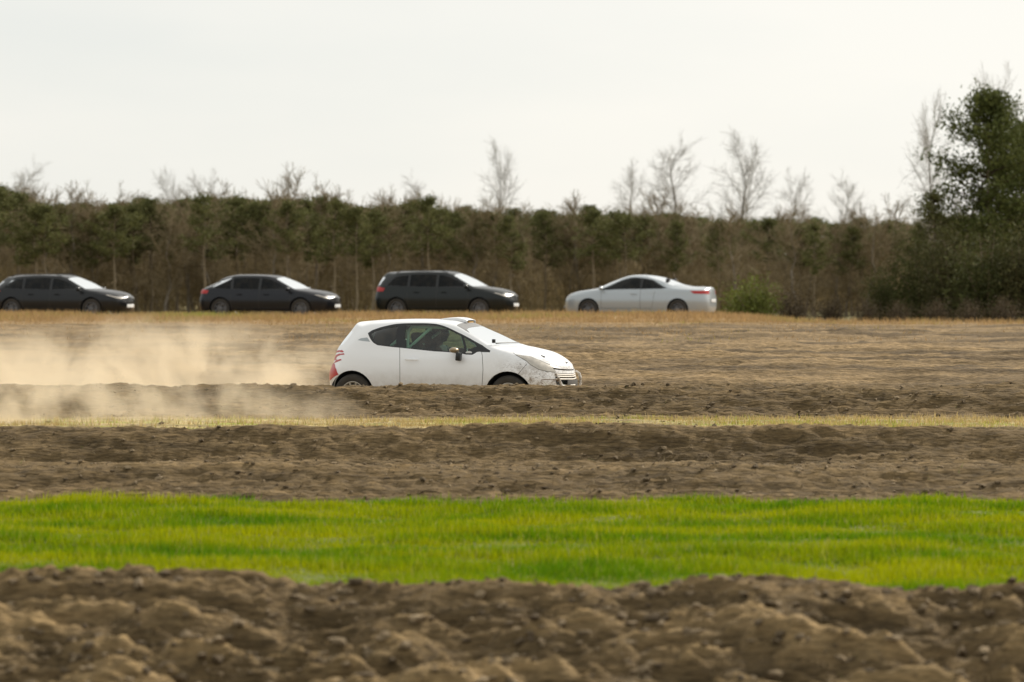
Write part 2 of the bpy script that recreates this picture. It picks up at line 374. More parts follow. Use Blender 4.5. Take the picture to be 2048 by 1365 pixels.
# tan rough grass in front of and under the parked cars
def dd(x, y): return np.clip(.15+.85*sstep(82, 98, y)+0*x, 0, 1)*(.25+.75*sstep(-.35, .35, fbm(x*.35, y*.4, 3, 111)))*(1-.75*sstep(7, 11, x))
x, y = scatter(170000, 70, 116, 2.5, dens=dd)
t = RNG.uniform(0, 1, len(x))[:, None]; q = sstep(.25, .6, noise2(x*.22, y*.3, 115))[:, None]*.5
q = np.maximum(q, (np.exp(-((x+10.2)/1.6)**2)*np.exp(-((y-104)/3)**2))[:, None])
c = np.array([.42, .275, .125])*(1-t)+np.array([.27, .185, .09])*t; c = c*(1-q)+np.array([.26, .30, .06])*q
tag(blades('rough_grass', x, y, RNG.uniform(.07, .24, len(x))*(.5+.6*sstep(85, 100, y)), RNG.uniform(.015, .035, len(x)), c, .7), 'dead tan grass on the rise in front of the parked cars', 'grass', kind='stuff')
# wisps and weeds on the ploughed banks
x, y = scatter(16000, 20.6, 66, 1.0, dens=lambda x, y: (1-soilness(x, y)[0])*(1-soilness(x, y)[2])*sstep(.0, .5, fbm(x*.5, y*.8, 3, 121)))
c = np.array([.40, .32, .19])*RNG.uniform(.6, 1.2, len(x))[:, None]; c = np.where(RNG.uniform(0, 1, len(x))[:, None] < .2, np.array([.16, .20, .06]), c)
tag(blades('dead_stalks', x, y, RNG.uniform(.02, .09, len(x)), RNG.uniform(.004, .010, len(x)), c, 1.5), 'scattered dead straw and small weeds on the ploughed soil', 'stubble', kind='stuff')
# clods
def clods(name, n, y0, y1, smin, smax, dens, label):
    bm = bmesh.new(); bmesh.ops.create_icosphere(bm, subdivisions=1, radius=1); B = np.array([v.co[:] for v in bm.verts]); FI = np.array([[v.index for v in f.verts] for f in bm.faces]); bm.free()
    x, y = scatter(n, y0, y1, .8, dens); n = len(x); z = ground_z(x, y)
    s = smin+(smax-smin)*RNG.power(.35, n)
    V = B[None]*(1+RNG.uniform(-.5, .45, (n, len(B), 1)))*np.stack([s*RNG.uniform(.9, 1.8, n), s*RNG.uniform(.7, 1.2, n), s*RNG.uniform(.5, .9, n)], -1)[:, None]
    a = RNG.uniform(0, 6.28, n); ca, sa = np.cos(a)[:, None], np.sin(a)[:, None]
    V = np.stack([V[..., 0]*ca-V[..., 1]*sa+x[:, None], V[..., 0]*sa+V[..., 1]*ca+y[:, None], V[..., 2]+z[:, None]+(s*.15)[:, None]], -1)
    F = (FI[None]+(np.arange(n)*len(B))[:, None, None]).reshape(-1, 3)
    t = RNG.uniform(0, 1, n)[:, None]; c = (np.array([.09, .066, .04])*(1-t)+np.array([.27, .205, .125])*t)
    o = mesh_np(name, V.reshape(-1, 3), F, M['clod'], smooth=False, attr=np.repeat(c, len(B), 0))
    tag(o, label, 'soil clods', kind='stuff')
clods('soil_clods', 9000, 20.6, 25.0, .006, .045, lambda x, y: (1-soilness(x, y)[0])*(.35+.65*sstep(-.2, .4, fbm(x*1.2, y*1.5, 2, 131))), 'loose clods of dry earth over the nearest heap of soil')
clods('bank_clods', 6000, 33.0, 47.0, .008, .036, lambda x, y: (1-soilness(x, y)[0])*(1-soilness(x, y)[1]*.9), 'loose earth lumps on the banks between grass and track')

# ------------------------------------------------------------------ car body builder
def net_from(rows, zs):
    N = np.zeros((16, 8, 3))
    for i, (xl, yl, l4, l5, l6, l7) in enumerate(rows):
        z0, z1, z2, z3 = zs[i] if isinstance(zs, list) else zs
        tuck = 1.0 if 3 <= i <= 11 else 0
        N[i, 0] = (xl*.985 if not tuck else xl, yl*.965, z0); N[i, 1] = (xl, yl*.99, z1); N[i, 2] = (xl+.004*np.sign(xl), yl, z2)
        N[i, 3] = ((xl+l4[0])/2 if not tuck else xl*.6+l4[0]*.4, yl*.55+max(l4[1], yl*.93)*.45, z3)
        N[i, 4] = l4; N[i, 5] = l5; N[i, 6] = l6; N[i, 7] = (l7[0], 0, l7[1])
    return N
def _pch(A):
    """monotone slopes along axis 0"""
    d = np.diff(A, axis=0); m = np.zeros_like(A)
    a, b = d[:-1], d[1:]; ok = a*b > 0
    h = np.where(ok, 2*a*b/np.where(np.abs(a+b) < 1e-12, 1, a+b), 0)
    m[1:-1] = .5*h+.25*(a+b)       # part harmonic, part central: soft but tame
    m[0], m[-1] = d[0], d[-1]; return m
class Body:
    def __init__(s, net):
        fl = np.array([1, -1, 1])
        N = np.concatenate([net[1:2]*fl, net, net[-2:-1]*fl], 0)
        s.N = np.concatenate([N, N[:, 6:7]*fl], 1); s.M = _pch(s.N)
    def ev(s, u, v):
        u = np.clip(np.asarray(u, float), 0, 15); v = np.clip(np.asarray(v, float), 0, 7)
        i = np.minimum(u.astype(int), 14); t = (u-i)[:, None, None]; i = i+1
        h = lambda t: (2*t**3-3*t**2+1, t**3-2*t**2+t, -2*t**3+3*t**2, t**3-t**2)
        a, b, c, d = h(t)
        Lp = a*s.N[i]+b*s.M[i]+c*s.N[i+1]+d*s.M[i+1]           # (n,9,3)
        Lt = Lp.transpose(1, 0, 2); m = _pch(Lt)
        j = np.minimum(v.astype(int), 6); t = (v-j)[:, None]; a, b, c, d = h(t); k = np.arange(len(u))
        return a*Lt[j, k]+b*m[j, k]+c*Lt[j+1, k]+d*m[j+1, k]
    def nrm(s, u, v):
        e = .01; u = np.clip(u, e, 15-e); v = np.clip(v, e, 7-e)
        n = np.cross(s.ev(u+e, v)-s.ev(u-e, v), s.ev(u, v+e)-s.ev(u, v-e)); n /= np.linalg.norm(n, axis=1)[:, None]+1e-12
        return n*s.sign
    sign = -1.0
    def inv(s, target, fn, ur=(0, 15), vr=(0, 7)):
        """surface parameters whose image under fn is nearest the target points"""
        us = np.arange(ur[0], ur[1]+.01, .05); vs = np.arange(vr[0], vr[1]+.01, .05); U, V = np.meshgrid(us, vs); U = U.ravel(); V = V.ravel()
        Q = fn(s.ev(U, V)); out = []
        for p in np.asarray(target, float):
            k = np.argmin(((Q-p)**2).sum(1)); u, v = U[k], V[k]
            for _ in range(6):
                e = .01; A = fn(s.ev(np.array([u, u+e, u]), np.array([v, v, v+e]))); J = np.stack([(A[1]-A[0])/e, (A[2]-A[0])/e], 1)
                try: dlt = np.linalg.solve(J, p-A[0])
                except np.linalg.LinAlgError: break
                u = np.clip(u+np.clip(dlt[0], -.2, .2), *ur); v = np.clip(v+np.clip(dlt[1], -.2, .2), *vr)
            out.append((u, v))
        return np.array(out)
def densify(P, d=.08, closed=True):
    P = [np.array(p, float) for p in P]; out = []
    for i in range(len(P) if closed else len(P)-1):
        a, b = P[i], P[(i+1) % len(P)]; n = max(1, int(np.linalg.norm(b-a)/d)); out += [a+(b-a)*k/n for k in range(n)]
    if not closed: out.append(P[-1])
    return np.array(out)
def inside(P, Q):
    x, y = P[:, 0], P[:, 1]; r = np.zeros(len(P), bool); n = len(Q)
    for i in range(n):
        x1, y1 = Q[i]; x2, y2 = Q[(i+1) % n]
        if y1 == y2: continue
        c = ((y1 > y) != (y2 > y)) & (x < (x2-x1)*(y-y1)/(y2-y1)+x1); r ^= c
    return r
def cut_regions(body, polys, su=8, sv=5):
    """polys: list of (name, parameter outline); later ones lie on top. Returns V, triangles, names per triangle"""
    us = np.linspace(0, 15, 15*su+1); vs = np.linspace(0, 7, 7*sv+1); U, Vv = np.meshgrid(us, vs); G = np.stack([U.ravel(), Vv.ravel()], 1)
    outs = [densify(p) for _, p in polys]
    allp = np.concatenate(outs); keep = np.ones(len(G), bool)
    for k in range(0, len(allp), 400):
        D = ((G[:, None]-allp[None, k:k+400])**2).sum(2).min(1); keep &= D > (.25/su)**2
    edge = (G[:, 0] < 1e-6) | (G[:, 0] > 15-1e-6) | (G[:, 1] < 1e-6) | (G[:, 1] > 7-1e-6)
    G = G[keep | edge]; co = list(map(tuple, G)); ed = []
    for q in outs:
        o = len(co); co += list(map(tuple, q)); ed += [(o+i, o+(i+1) % len(q)) for i in range(len(q))]
    vv, ee, ff, *_ = delaunay_2d_cdt([Vector(c) for c in co], ed, [], 0, 1e-5)
    P = np.array([v[:] for v in vv]); T = np.array([f for f in ff if len(f) == 3]); C = P[T].mean(1)
    lab = np.zeros(len(T), int)
    for i, q in enumerate(outs): lab[inside(C, q)] = i+1
    names = np.array(['body']+[n for n, _ in polys]); return P, T, names[lab]
def shell(body, P, T, sel, name, mat, parent, side=1, off=0.0, depth=.015, both=False, inner=True, mats=None, mi=None, scale=None):
    """one part cut from the body surface, with real thickness; side=-1 is the mirrored half"""
    T = T[sel]
    if len(T) == 0: return None
    Vs = []; Fs = []; MI = []; n0 = 0; mi = None if mi is None else np.asarray(mi)[sel]
    for sd in ((1, -1) if both else (side,)):
        ids, inv = np.unique(T, return_inverse=True); t = inv.reshape(-1, 3); p = P[ids]
        n = body.nrm(p[:, 0], p[:, 1]); v = body.ev(p[:, 0], p[:, 1])
        o = v+n*off; i_ = v+n*(off-depth)
        o[:, 1] *= sd; i_[:, 1] *= sd
        f = t if (sd == 1) == FLIP else t[:, ::-1]
        m = len(o); Vs += [o]; Fs.append(f+n0); MI.append(mi if mi is not None else np.zeros(len(f), int))
        E = {}
        for a, b, c in f:
            for e in ((a, b), (b, c), (c, a)):
                if (e[1], e[0]) in E: del E[(e[1], e[0])]
                else: E[e] = 1
        eps = 1e-5
        E = [e for e in E if not (both and abs(o[e[0], 1]) < eps and abs(o[e[1], 1]) < eps)]
        Vs += [i_]
        rim = []
        for a, b in E: rim += [(b, a, a+m), (b, a+m, b+m)]
        if rim: Fs.append(np.array(rim)+n0); MI.append(np.zeros(len(rim), int))
        if inner: Fs.append(f[:, ::-1]+m+n0); MI.append(np.full(len(f), (len(mats)-1) if mats else 0))
        n0 += 2*m
    V = np.concatenate(Vs); F = np.concatenate(Fs); MI = np.concatenate(MI)
    if scale is not None: V = V*np.array(scale)
    ob = mesh_np(name, V, F, mats or mat, parent, True, MI)
    bm = bmesh.new(); bm.from_mesh(ob.data); bmesh.ops.remove_doubles(bm, verts=bm.verts, dist=2e-4)
    lo_ = [v for v in bm.verts if not v.link_faces]; bmesh.ops.delete(bm, geom=lo_, context='VERTS'); bm.to_mesh(ob.data); bm.free()
    ob.data.set_sharp_from_angle(angle=R(42))
    return ob
FLIP = True

def wheel(parent, c, r, w, side, rim_mat, name='wheel', spokes=10):
    """tyre and spoked rim; side = +1 when the outer face looks to +y"""
    e = empty(name, c); e.parent = parent
    hw = w/2; rr = r*.63
    prof = [(-hw*.80, rr), (-hw, rr+.03), (-hw, r-.035), (-hw*.72, r-.004), (-hw*.3, r), (hw*.3, r), (hw*.72, r-.004), (hw, r-.035), (hw, rr+.03), (hw*.80, rr)]
    MB().lathe(prof, (0, 0, 0), 44).build('tyre', M['rubber'], e)
    b = MB(); b.lathe([(-hw*.8, rr), (hw*.82, rr), (hw*.86, rr-.012), (hw*.6, rr-.028), (-hw*.8, rr-.02)], (0, 0, 0), 40)
    b.lathe([(hw*.25, .0005), (hw*.62, .0005), (hw*.66, .045), (hw*.55, .065), (hw*.25, .06)], (0, 0, 0), 20)
    for k in range(spokes):
        q = 2*math.pi*k/spokes; d = Vector((math.cos(q), 0, math.sin(q)))
        b.tube([d*.045+Vector((0, hw*.55, 0)), d*rr*.6+Vector((0, hw*.62, 0)), d*(rr-.012)+Vector((0, hw*.72, 0))], [.022, .014, .019], 6)
    if side < 0: b.V = [(v[0], -v[1], v[2]) for v in b.V]
    b.build('rim', rim_mat, e)
    MB().lathe([(-.012, .06), (-.012, rr*.82), (.004, rr*.82), (.004, .06)], (0, 0, 0), 28).build('brake_disc', M['dark_rim'], e)
    return e
def arch_poly(body, ax, az, r, side_v=(0, 4.2)):
    fn = lambda Q: Q[:, [0, 2]]; pts = []
    for k in range(25):
        a = math.pi*(1.22-1.44*k/24); pts.append((ax+r*math.cos(a), az+r*math.sin(a)*1.0))
    q = body.inv(pts, fn, (1.5, 14.5), side_v); q = [tuple(p) for p in q if p[1] > .02]
    return [(q[0][0], 0)]+q+[(q[-1][0], 0)]
def underbody(parent, net, z, ax0, ax1, az, r, W):
    b = MB(); x0, x1 = net[2, 0, 0], net[13, 0, 0]
    b.box(((x0+x1)/2, 0, z+.06), (x1-x0, W*1.15, .06), bev=.01)
    for ax in (ax0, ax1):
        for sd in (-1, 1):
            V = []; F = []; n = 14; y0, y1 = sd*(W-.03), sd*(W-.34)
            for k in range(n+1):
                a = math.pi*(1.12-1.24*k/n)
                for yy in (y0, y1): V.append((ax+(r+.012)*math.cos(a), yy, az+(r+.012)*math.sin(a)))
            for k in range(n): F.append((2*k, 2*k+1, 2*k+3, 2*k+2))
            V.append((ax, y1, az)); c = len(V)-1
            for k in range(n): F.append((2*k+1, c, 2*k+3))
            b.add(V, F)
    b.tube([(ax0, -W+.3, az), (ax0, W-.3, az)], .03); b.tube([(ax1, -W+.3, az), (ax1, W-.3, az)], .03)
    return b.build('underbody', M['lining'], parent)

# ------------------------------------------------------------------ the racing hatchback
CAR_Y, TH = 50.0, R(18.0); CT, ST = math.cos(TH), math.sin(TH); CAR_X = -1.012
def toimg(Q):
    """near-side local points (x, |y|, z) to photo pixels, to carry measured outlines onto the body"""
    Xw = CAR_X+CT*Q[:, 0]-ST*Q[:, 1]; Yw = CAR_Y-ST*Q[:, 0]-CT*Q[:, 1]
    return np.stack([1024+FPX*Xw/Yw, HOR+FPX*(CAM_Z-Q[:, 2])/Yw], 1)
rows = [
 (-1.83, 0,   (-1.72, 0, 1.00),    (-1.49, 0, 1.31),    (-1.42, 0, 1.405),   (-1.39, 1.412)),
 (-1.79, .42, (-1.67, .40, 1.00),  (-1.44, .36, 1.305), (-1.38, .28, 1.395), (-1.33, 1.420)),
 (-1.66, .70, (-1.50, .665, .985), (-1.30, .53, 1.27),  (-1.24, .42, 1.365), (-1.22, 1.430)),
 (-1.47, .835, (-1.34, .74, 1.02), (-1.05, .60, 1.325), (-1.05, .43, 1.41),  (-1.05, 1.442)),
 (-1.10, .87, (-1.05, .765, 1.03), (-.80, .61, 1.365),  (-.80, .43, 1.428),  (-.80, 1.452)),
 (-.70, .865, (-.70, .76, 1.02),   (-.50, .61, 1.395),  (-.50, .43, 1.438),  (-.50, 1.460)),
 (-.20, .86,  (-.20, .755, 1.00),  (-.15, .60, 1.395),  (-.15, .42, 1.438),  (-.15, 1.458)),
 (.20, .86,   (.20, .755, .985),   (.12, .59, 1.375),   (.12, .42, 1.425),   (.12, 1.448)),
 (.50, .86,   (.50, .755, .965),   (.33, .575, 1.335),  (.30, .42, 1.395),   (.33, 1.425)),
 (.78, .86,   (.78, .76, .96),     (.64, .62, 1.20),    (.66, .46, 1.245),   (.78, 1.255)),
 (.97, .862,  (.98, .775, .975),   (.96, .69, 1.055),   (1.08, .50, 1.06),   (1.22, 1.065)),
 (1.27, .87,  (1.27, .785, .915),  (1.27, .70, .975),   (1.33, .50, 1.005),  (1.42, 1.022)),
 (1.60, .81,  (1.58, .735, .83),   (1.58, .645, .895),  (1.62, .48, .935),   (1.70, .955)),
 (1.84, .66,  (1.80, .62, .735),   (1.79, .54, .80),    (1.82, .42, .84),    (1.90, .855)),
 (1.99, .40,  (1.96, .385, .68),   (1.95, .35, .725),   (1.95, .28, .765),   (1.99, .775)),
 (2.06, 0,    (2.04, 0, .665),     (2.03, 0, .70),      (2.02, 0, .735),     (2.01, .75))]
zsl = [(.30, .42, .60, .80)]*3+[(.22, .40, .60, .82)]*8+[(.22, .40, .60, .79), (.22, .38, .56, .73), (.22, .37, .52, .65), (.22, .37, .51, .61), (.22, .37, .50, .60)]
net = net_from(rows, zsl); B = Body(net)
Z1 = lambda pts: [(640+x/3.793, 610+y/3.793) for x, y in pts]
Z2 = lambda pts: [(640+x/7.186, 610+y/7.186) for x, y in pts]
Z3 = lambda pts: [(730+x/7.877, 630+y/7.877) for x, y in pts]
Z4 = lambda pts: [(900+x/7.186, 610+y/7.186) for x, y in pts]
def im(pts, ur=(1, 14.9), vr=(0, 6.9), close=True): return B.inv(pts, toimg, ur, vr)
def ribbon(pts, w=.42, ur=(1, 14.9), vr=(0, 6.9)):
    """a narrow closed outline along a measured line"""
    P = densify(pts, 4, False); T_ = np.gradient(P, axis=0); T_ /= np.linalg.norm(T_, axis=1)[:, None]+1e-9; N_ = np.stack([-T_[:, 1], T_[:, 0]], 1)
    return im(list(P+N_*w)+list((P-N_*w)[::-1]), ur, vr)
SV = (.0, 5.2)
dlo = Z3([(45, 290), (110, 245), (250, 195), (450, 150), (620, 135), (900, 132), (1130, 145), (1280, 190), (1450, 270), (1650, 370), (1850, 480), (1975, 565), (1965, 592), (1800, 582), (1760, 590), (1690, 632), (1590, 628), (1500, 605), (1100, 578), (600, 525), (200, 480), (130, 440), (80, 370)])
qg = Z3([(95, 300), (150, 262), (300, 215), (515, 180), (515, 495), (330, 478), (200, 458), (140, 405)])
dg = Z3([(650, 160), (900, 152), (1130, 165), (1280, 212), (1400, 270), (1515, 330), (1560, 595), (1300, 572), (1000, 550), (650, 520)])
tg = Z3([(1555, 350), (1720, 445), (1760, 500), (1700, 520), (1640, 550), (1598, 592)])
door_top = Z1([(605, 322), (700, 331), (900, 347), (1090, 362), (1215, 350), (1225, 370)])
door = [door_top[0], (799.6, 730), (799.8, 770), (802, 792)]+[(960, 797), (964, 772), (966, 740), (964.5, 712)]+Z1([(1215, 356), (1090, 366), (900, 350), (700, 334)])
head = Z1([(1480, 378), (1600, 393), (1700, 436), (1768, 470), (1788, 511), (1720, 506), (1660, 492), (1600, 458), (1560, 424)])
polys = [
 ('door', im(door, (3, 11), (0, 4.3))),
 ('seam', ribbon([door_top[0], (799.6, 730), (799.8, 770), (802, 792), (960, 797), (964, 772), (966, 740), (964.5, 712), (963, 703)], .5, (3, 11), (0.02, 4.3))),
 ('seam', ribbon(Z4([(1110, 845), (1060, 900), (975, 1005)]), .45, (9, 14), (0, 4.6))),
 ('seam', ribbon(Z4([(905, 690), (940, 715), (1040, 735), (1110, 738), (1300, 800), (1440, 862)]), .4, (9, 14.5), (2, 6))),
 ('recess', im(Z2([(540, 508), (585, 482), (680, 470), (700, 500), (722, 532), (620, 522)]), (1, 5), (3, 5.2))),
 ('trim', im(dlo, (2, 11.2), (3.2, 5.3))),
 ('quarter', im(qg, (2, 11), (3.3, 5.2))), ('doorglass', im(dg, (2, 11), (3.3, 5.2))), ('trigglass', im(tg, (2, 11.2), (3.3, 5.2))),
 ('headlight', im(head, (10, 14.6), (2, 6))),
 ('seam', ribbon(head+head[:1], .38, (10, 14.6), (2, 6))),
 ('tail', im(Z2([(232, 690), (238, 672), (265, 655), (320, 652), (338, 668), (335, 682), (285, 676), (250, 684)]), (1.2, 5), (1, 4.6))),
 ('tail', im(Z2([(345, 700), (352, 716), (290, 722), (250, 740), (228, 770), (240, 790), (205, 800), (212, 755), (240, 718), (285, 702)]), (1.2, 5), (1, 4.6))),
 ('tail', im(Z2([(298, 780), (312, 795), (240, 822), (172, 852), (182, 828), (240, 792)]), (1.2, 5), (1, 4.6))),
 ('tail', im(Z2([(158, 852), (212, 848), (235, 930), (266, 1003), (150, 1085), (136, 1078), (143, 880)]), (1.0, 5), (0, 4.6))),
 ('screen', [(8.12, 7), (8.10, 6), (8.10, 5.32), (8.6, 5.20), (9.3, 5.18), (9.75, 5.22), (9.90, 5.5), (9.93, 6), (9.93, 7)]),
 ('strip', [(8.14, 7), (8.12, 6), (8.12, 5.34), (8.5, 5.23), (8.80, 5.2), (8.62, 5.6), (8.55, 6.2), (8.52, 7)]),
 ('rearglass', [(0, 4.15), (1, 4.15), (1.6, 4.22), (1.72, 4.5), (1.6, 4.85), (1, 4.92), (0, 4.92)]),
 ('slot', [(15, 4.10), (14.2, 4.08), (13.55, 4.05), (13.45, 4.3), (13.6, 4.55), (14.2, 4.65), (15, 4.7)]),
 ('mouth', [(15, .9), (14.3, .9), (13.75, 1.1), (13.55, 2.0), (13.6, 3.1), (13.9, 3.35), (15, 3.35)]),
 ('fog', ribbon(Z1([(1690, 600), (1676, 590), (1678, 572), (1700, 567), (1760, 569), (1808, 571), (1806, 584)]), .75, (11.5, 14.6), (0, 4))),
 ('arch', arch_poly(B, -1.27, .30, .365)), ('arch', arch_poly(B, 1.27, .30, .372)),
]
P, T, NM = cut_regions(B, polys, 10, 6)
car = empty('racing_car', (CAR_X, CAR_Y, 0.0), -TH)
tag(car, 'muddy white three-door rally hatchback speeding along the dirt track', 'car')
mi = np.zeros(len(T), int); mi[NM == 'seam'] = 1; mi[NM == 'recess'] = 2
body = shell(B, P, T, np.isin(NM, ['body', 'seam', 'recess']), 'body', None, car, both=True, mats=[M['white'], M['seam'], M['grey_recess'], M['lining']], mi=mi, depth=.018)
for sd in (-1, 1):
    d = shell(B, P, T, NM == 'door', 'door', None, car, sd, off=.0015, depth=.02, mats=[M['white'], M['lining']])
    hb = MB(); xh, yh, zh = -.285, sd*.868, .842
    hb.tube([(xh-.10, yh-.01*sd, zh), (xh-.08, yh+.022*sd, zh), (xh, yh+.03*sd, zh-.002), (xh+.08, yh+.022*sd, zh-.004), (xh+.10, yh-.01*sd, zh-.004)], [.010, .013, .014, .013, .010], 8)
    hb.build('door_handle', M['white'], d)
    tr = shell(B, P, T, NM == 'trim', 'window_trim', M['black_trim'], car, sd, off=.001, depth=.02)
    for nm in ('quarter', 'doorglass', 'trigglass'):
        shell(B, P, T, NM == nm, 'side_window', M['side_glass'], car, sd, off=-.005, depth=.004, inner=False)
    h = shell(B, P, T, NM == 'headlight', 'headlight', M['lamp_lens'], car, sd, off=.004, depth=.03)
    
    shell(B, P, T, NM == 'tail', 'tail_light', M['red_lens'], car, sd, off=.006, depth=.03)
    shell(B, P, T, NM == 'fog', 'fog_lamp_recess', M['mud'], car, sd, off=-.004, depth=.02)
    # door mirror: dusty rounded cap on a dark stalk, hanging askew
    pm = B.ev(*B.inv([(917, 703)], toimg, (5, 11), (3, 4.6)).T)[0]; mc = (pm[0]-.02, sd*(pm[1]+.15), pm[2]+.02)
    b = MB(); b.ell(mc, (.075, .10, .045)); b.tube([(mc[0]+.02, sd*(pm[1]-.01), mc[2]-.05), (mc[0], sd*(pm[1]+.10), mc[2]-.02)], [.022, .03], 8)
    mo = b.build('door_mirror', M['mirror_cap'], car)
    b = MB(); b.box((mc[0]+.075, mc[1], mc[2]-.10), (.075, .11, .125), Vector((0, 0, 1)).rotation_difference(Vector((.1, 0, 1))), bev=.014); b.build('mirror_housing', M['black_trim'], mo)
shell(B, P, T, NM == 'screen', 'windscreen', M['screen_glass'], car, both=True, off=-.003, depth=.005, inner=False)
shell(B, P, T, NM == 'strip', 'sun_strip', M['sun_strip'], car, both=True, off=-.001, depth=.006)
shell(B, P, T, NM == 'rearglass', 'rear_window', M['dark_glass'], car, both=True, off=-.003, depth=.004, inner=False)
gs = shell(B, P, T, NM == 'slot', 'grille_slot', M['black_trim'], car, both=True, off=-.03, depth=.012)
gm = shell(B, P, T, NM == 'mouth', 'grille', M['black_trim'], car, both=True, off=-.06, depth=.012)
b = MB()
for v in (1.55, 2.35, 2.75, 3.1):
    u = np.concatenate([np.linspace(13.62, 15, 16)]); q = B.ev(u, np.full(16, v)); q[:, 0] -= .012
    pts = [tuple(p) for p in q]+[(p[0], -p[1], p[2]) for p in q[::-1][1:]]
    b.tube(pts, .011, 6)
b.build('grille_bars', M['scraped'], gm)
b = MB().box((2.045, 0, .47), (.012, .52, .11), bev=.004); b.build('number_plate', M['seam'], car)
# the bumper skin's torn edges: pale bands hanging at both ends of the grille
for pts in ([(1.93, -.50, .64), (1.97, -.47, .56), (2.0, -.44, .47), (2.02, -.41, .38)], [(2.00, .34, .655), (2.035, .38, .62), (2.05, .405, .55), (2.055, .41, .47), (2.04, .41, .39)]):
    MB().tube(pts, [.014, .018, .019, .018, .013], 8, flat=1.5).build('bumper_strip', M['white'], car) if len(pts) == 5 else MB().tube(pts, [.014, .018, .018, .013], 8, flat=1.5).build('bumper_strip', M['white'], car)
# roof scoop
b = MB(); V = []; F = []
xs = np.linspace(-.06, .40, 12)
for i, xx in enumerate(xs):
    t = i/11; zr = B.ev(*B.inv([(xx, .1)], lambda Q: Q[:, [0, 1]], (3, 10), (5.6, 7)).T)[0][2]
    h = .006+.046*math.sin(min(1, t*1.25)*math.pi/2)*(1-.15*t); w = .20-.03*(1-t)
    for (yy, hz) in ((-w-.02, -.004), (-w, h*.8), (-w*.7, h), (0, h*1.04), (w*.7, h), (w, h*.8), (w+.02, -.004)): V.append((xx, yy, zr+hz))
for i in range(11):
    for k in range(6): F.append((i*7+k, i*7+k+1, i*7+8+k, i*7+7+k))
F.append(tuple(range(7))); b.add(V, F)
sc = b.build('roof_scoop', M['white'], car)
me = sc.modifiers.new('t', 'SOLIDIFY'); me.thickness = .008
e0 = V[-7:]
b = MB(); b.box((.385, 0, (e0[3][2]+e0[0][2])/2-.012), (.02, .24, .014), bev=.004); b.build('scoop_flap', M['amber'], sc)
# wiper, bonnet pins, stickers, aerials
b = MB(); wp = [B.ev(*np.array([[u], [v]]))[0] for u, v in ((9.97, 5.5), (9.93, 5.9), (9.93, 6.3), (9.95, 6.8))]
pts = [(p[0]+.01, -p[1], p[2]+.03) for p in wp]
b.tube(pts, [.012, .009, .009, .008], 6); b.box((pts[0][0]-.03, pts[0][1]-.02, pts[0][2]+.035), (.05, .05, .06), bev=.01); b.build('wiper', M['black_trim'], car)
for (px, py) in (Z1([(1692, 392)])[0], Z1([(1866, 438)])[0]):
    for ur, vr in (((10, 14.5), (5.0, 7)),):
        q = B.ev(*B.inv([(px, py)], toimg, ur, vr).T)[0]
        MB().box((q[0], -q[1], q[2]+.004), (.07, .022, .012), Vector((1, 0, 0)).rotation_difference(Vector((1, 0, -.35))), bev=.003).build('bonnet_pin', M['black_trim'], car)
q = B.ev(*B.inv([Z3([(1637, 594)])[0]], toimg, (8, 11), (3, 4.5)).T)[0]
V = [(q[0]+.052*math.cos(a), -q[1]-.007, q[2]+.021*math.sin(a)) for a in np.linspace(0, 2*math.pi, 20, endpoint=False)]
V2 = [(v[0], v[1]+.006, v[2]) for v in V]
MB().add(V+V2, [tuple(range(20)), tuple(range(39, 19, -1))]+[(i, (i+1) % 20, 20+(i+1) % 20, 20+i) for i in range(20)]).build('oval_sticker', M['sticker'], car, smooth=False)
underbody(car, net, .2, -1.27, 1.27, .30, .36, .85)
for ax in (-1.27, 1.27):
    for sd in (-1, 1): wheel(car, (ax, sd*.735, .305), .305, .20, sd, M['rim'])
# cabin
b = MB(); b.box((.84, 0, .86), (.34, 1.28, .18), bev=.05); b.box((.25, 0, .42), (1.2, .2, .12), bev=.03); b.build('dashboard', M['lining'], car)
for sd in (-1, 1):
    s = MB(); y0 = sd*.35
    s.box((-.02, y0, .46), (.46, .42, .14), bev=.04); rot = Vector((0, 0, 1)).rotation_difference(Vector((-.30, 0, 1)))
    s.box((-.30, y0, .80), (.13, .46, .62), rot, bev=.05); s.box((-.38, y0, 1.16), (.12, .26, .18), rot, bev=.045)
    for k in (-1, 1): s.box((-.25, y0+k*.22, .82), (.24, .05, .40), rot, bev=.02); s.box((-.30, y0+k*.15, 1.15), (.22, .04, .16), rot, bev=.015); s.box((.0, y0+k*.22, .50), (.36, .05, .18), None, bev=.02)
    s.build('racing_seat', M['seat'], car)
b = MB(); r = .024
for sd in (-1, 1):
    b.tube([(-.42, sd*.62, .32), (-.44, sd*.60, .95), (-.46, sd*.52, 1.27), (-.42, sd*.46, 1.34)], r)
    b.tube([(-.42, sd*.46, 1.34), (.20, sd*.47, 1.33), (.50, sd*.52, 1.18), (.80, sd*.62, .97), (.86, sd*.63, .34)], r)
    b.tube([(-.44, sd*.47, 1.31), (-1.25, sd*.5, .62)], r)
    b.tube([(.40, sd*.50, 1.22), (.55, sd*.61, .90), (.62, sd*.64, .55)], r*.8)
    b.tube([(-.42, sd*.60, .45), (.80, sd*.62, .75)], r*.8); b.tube([(-.42, sd*.60, .80), (.80, sd*.62, .45)], r*.8)
b.tube([(-.42, -.46, 1.34), (-.42, .46, 1.34)], r); b.tube([(.2, -.47, 1.33), (.2, .47, 1.33)], r)
b.tube([(-.42, -.60, .92), (-.15, .46, 1.34)], r); b.tube([(-.44, .58, .92), (-.44, -.58, .92)], r); b.tube([(-1.2, .5, .65), (-.45, -.45, 1.31)], r)
b.tube([(-.42, -.57, 1.02), (-.08, -.50, 1.335)], r)
b.build('roll_cage', M['cage'], car)
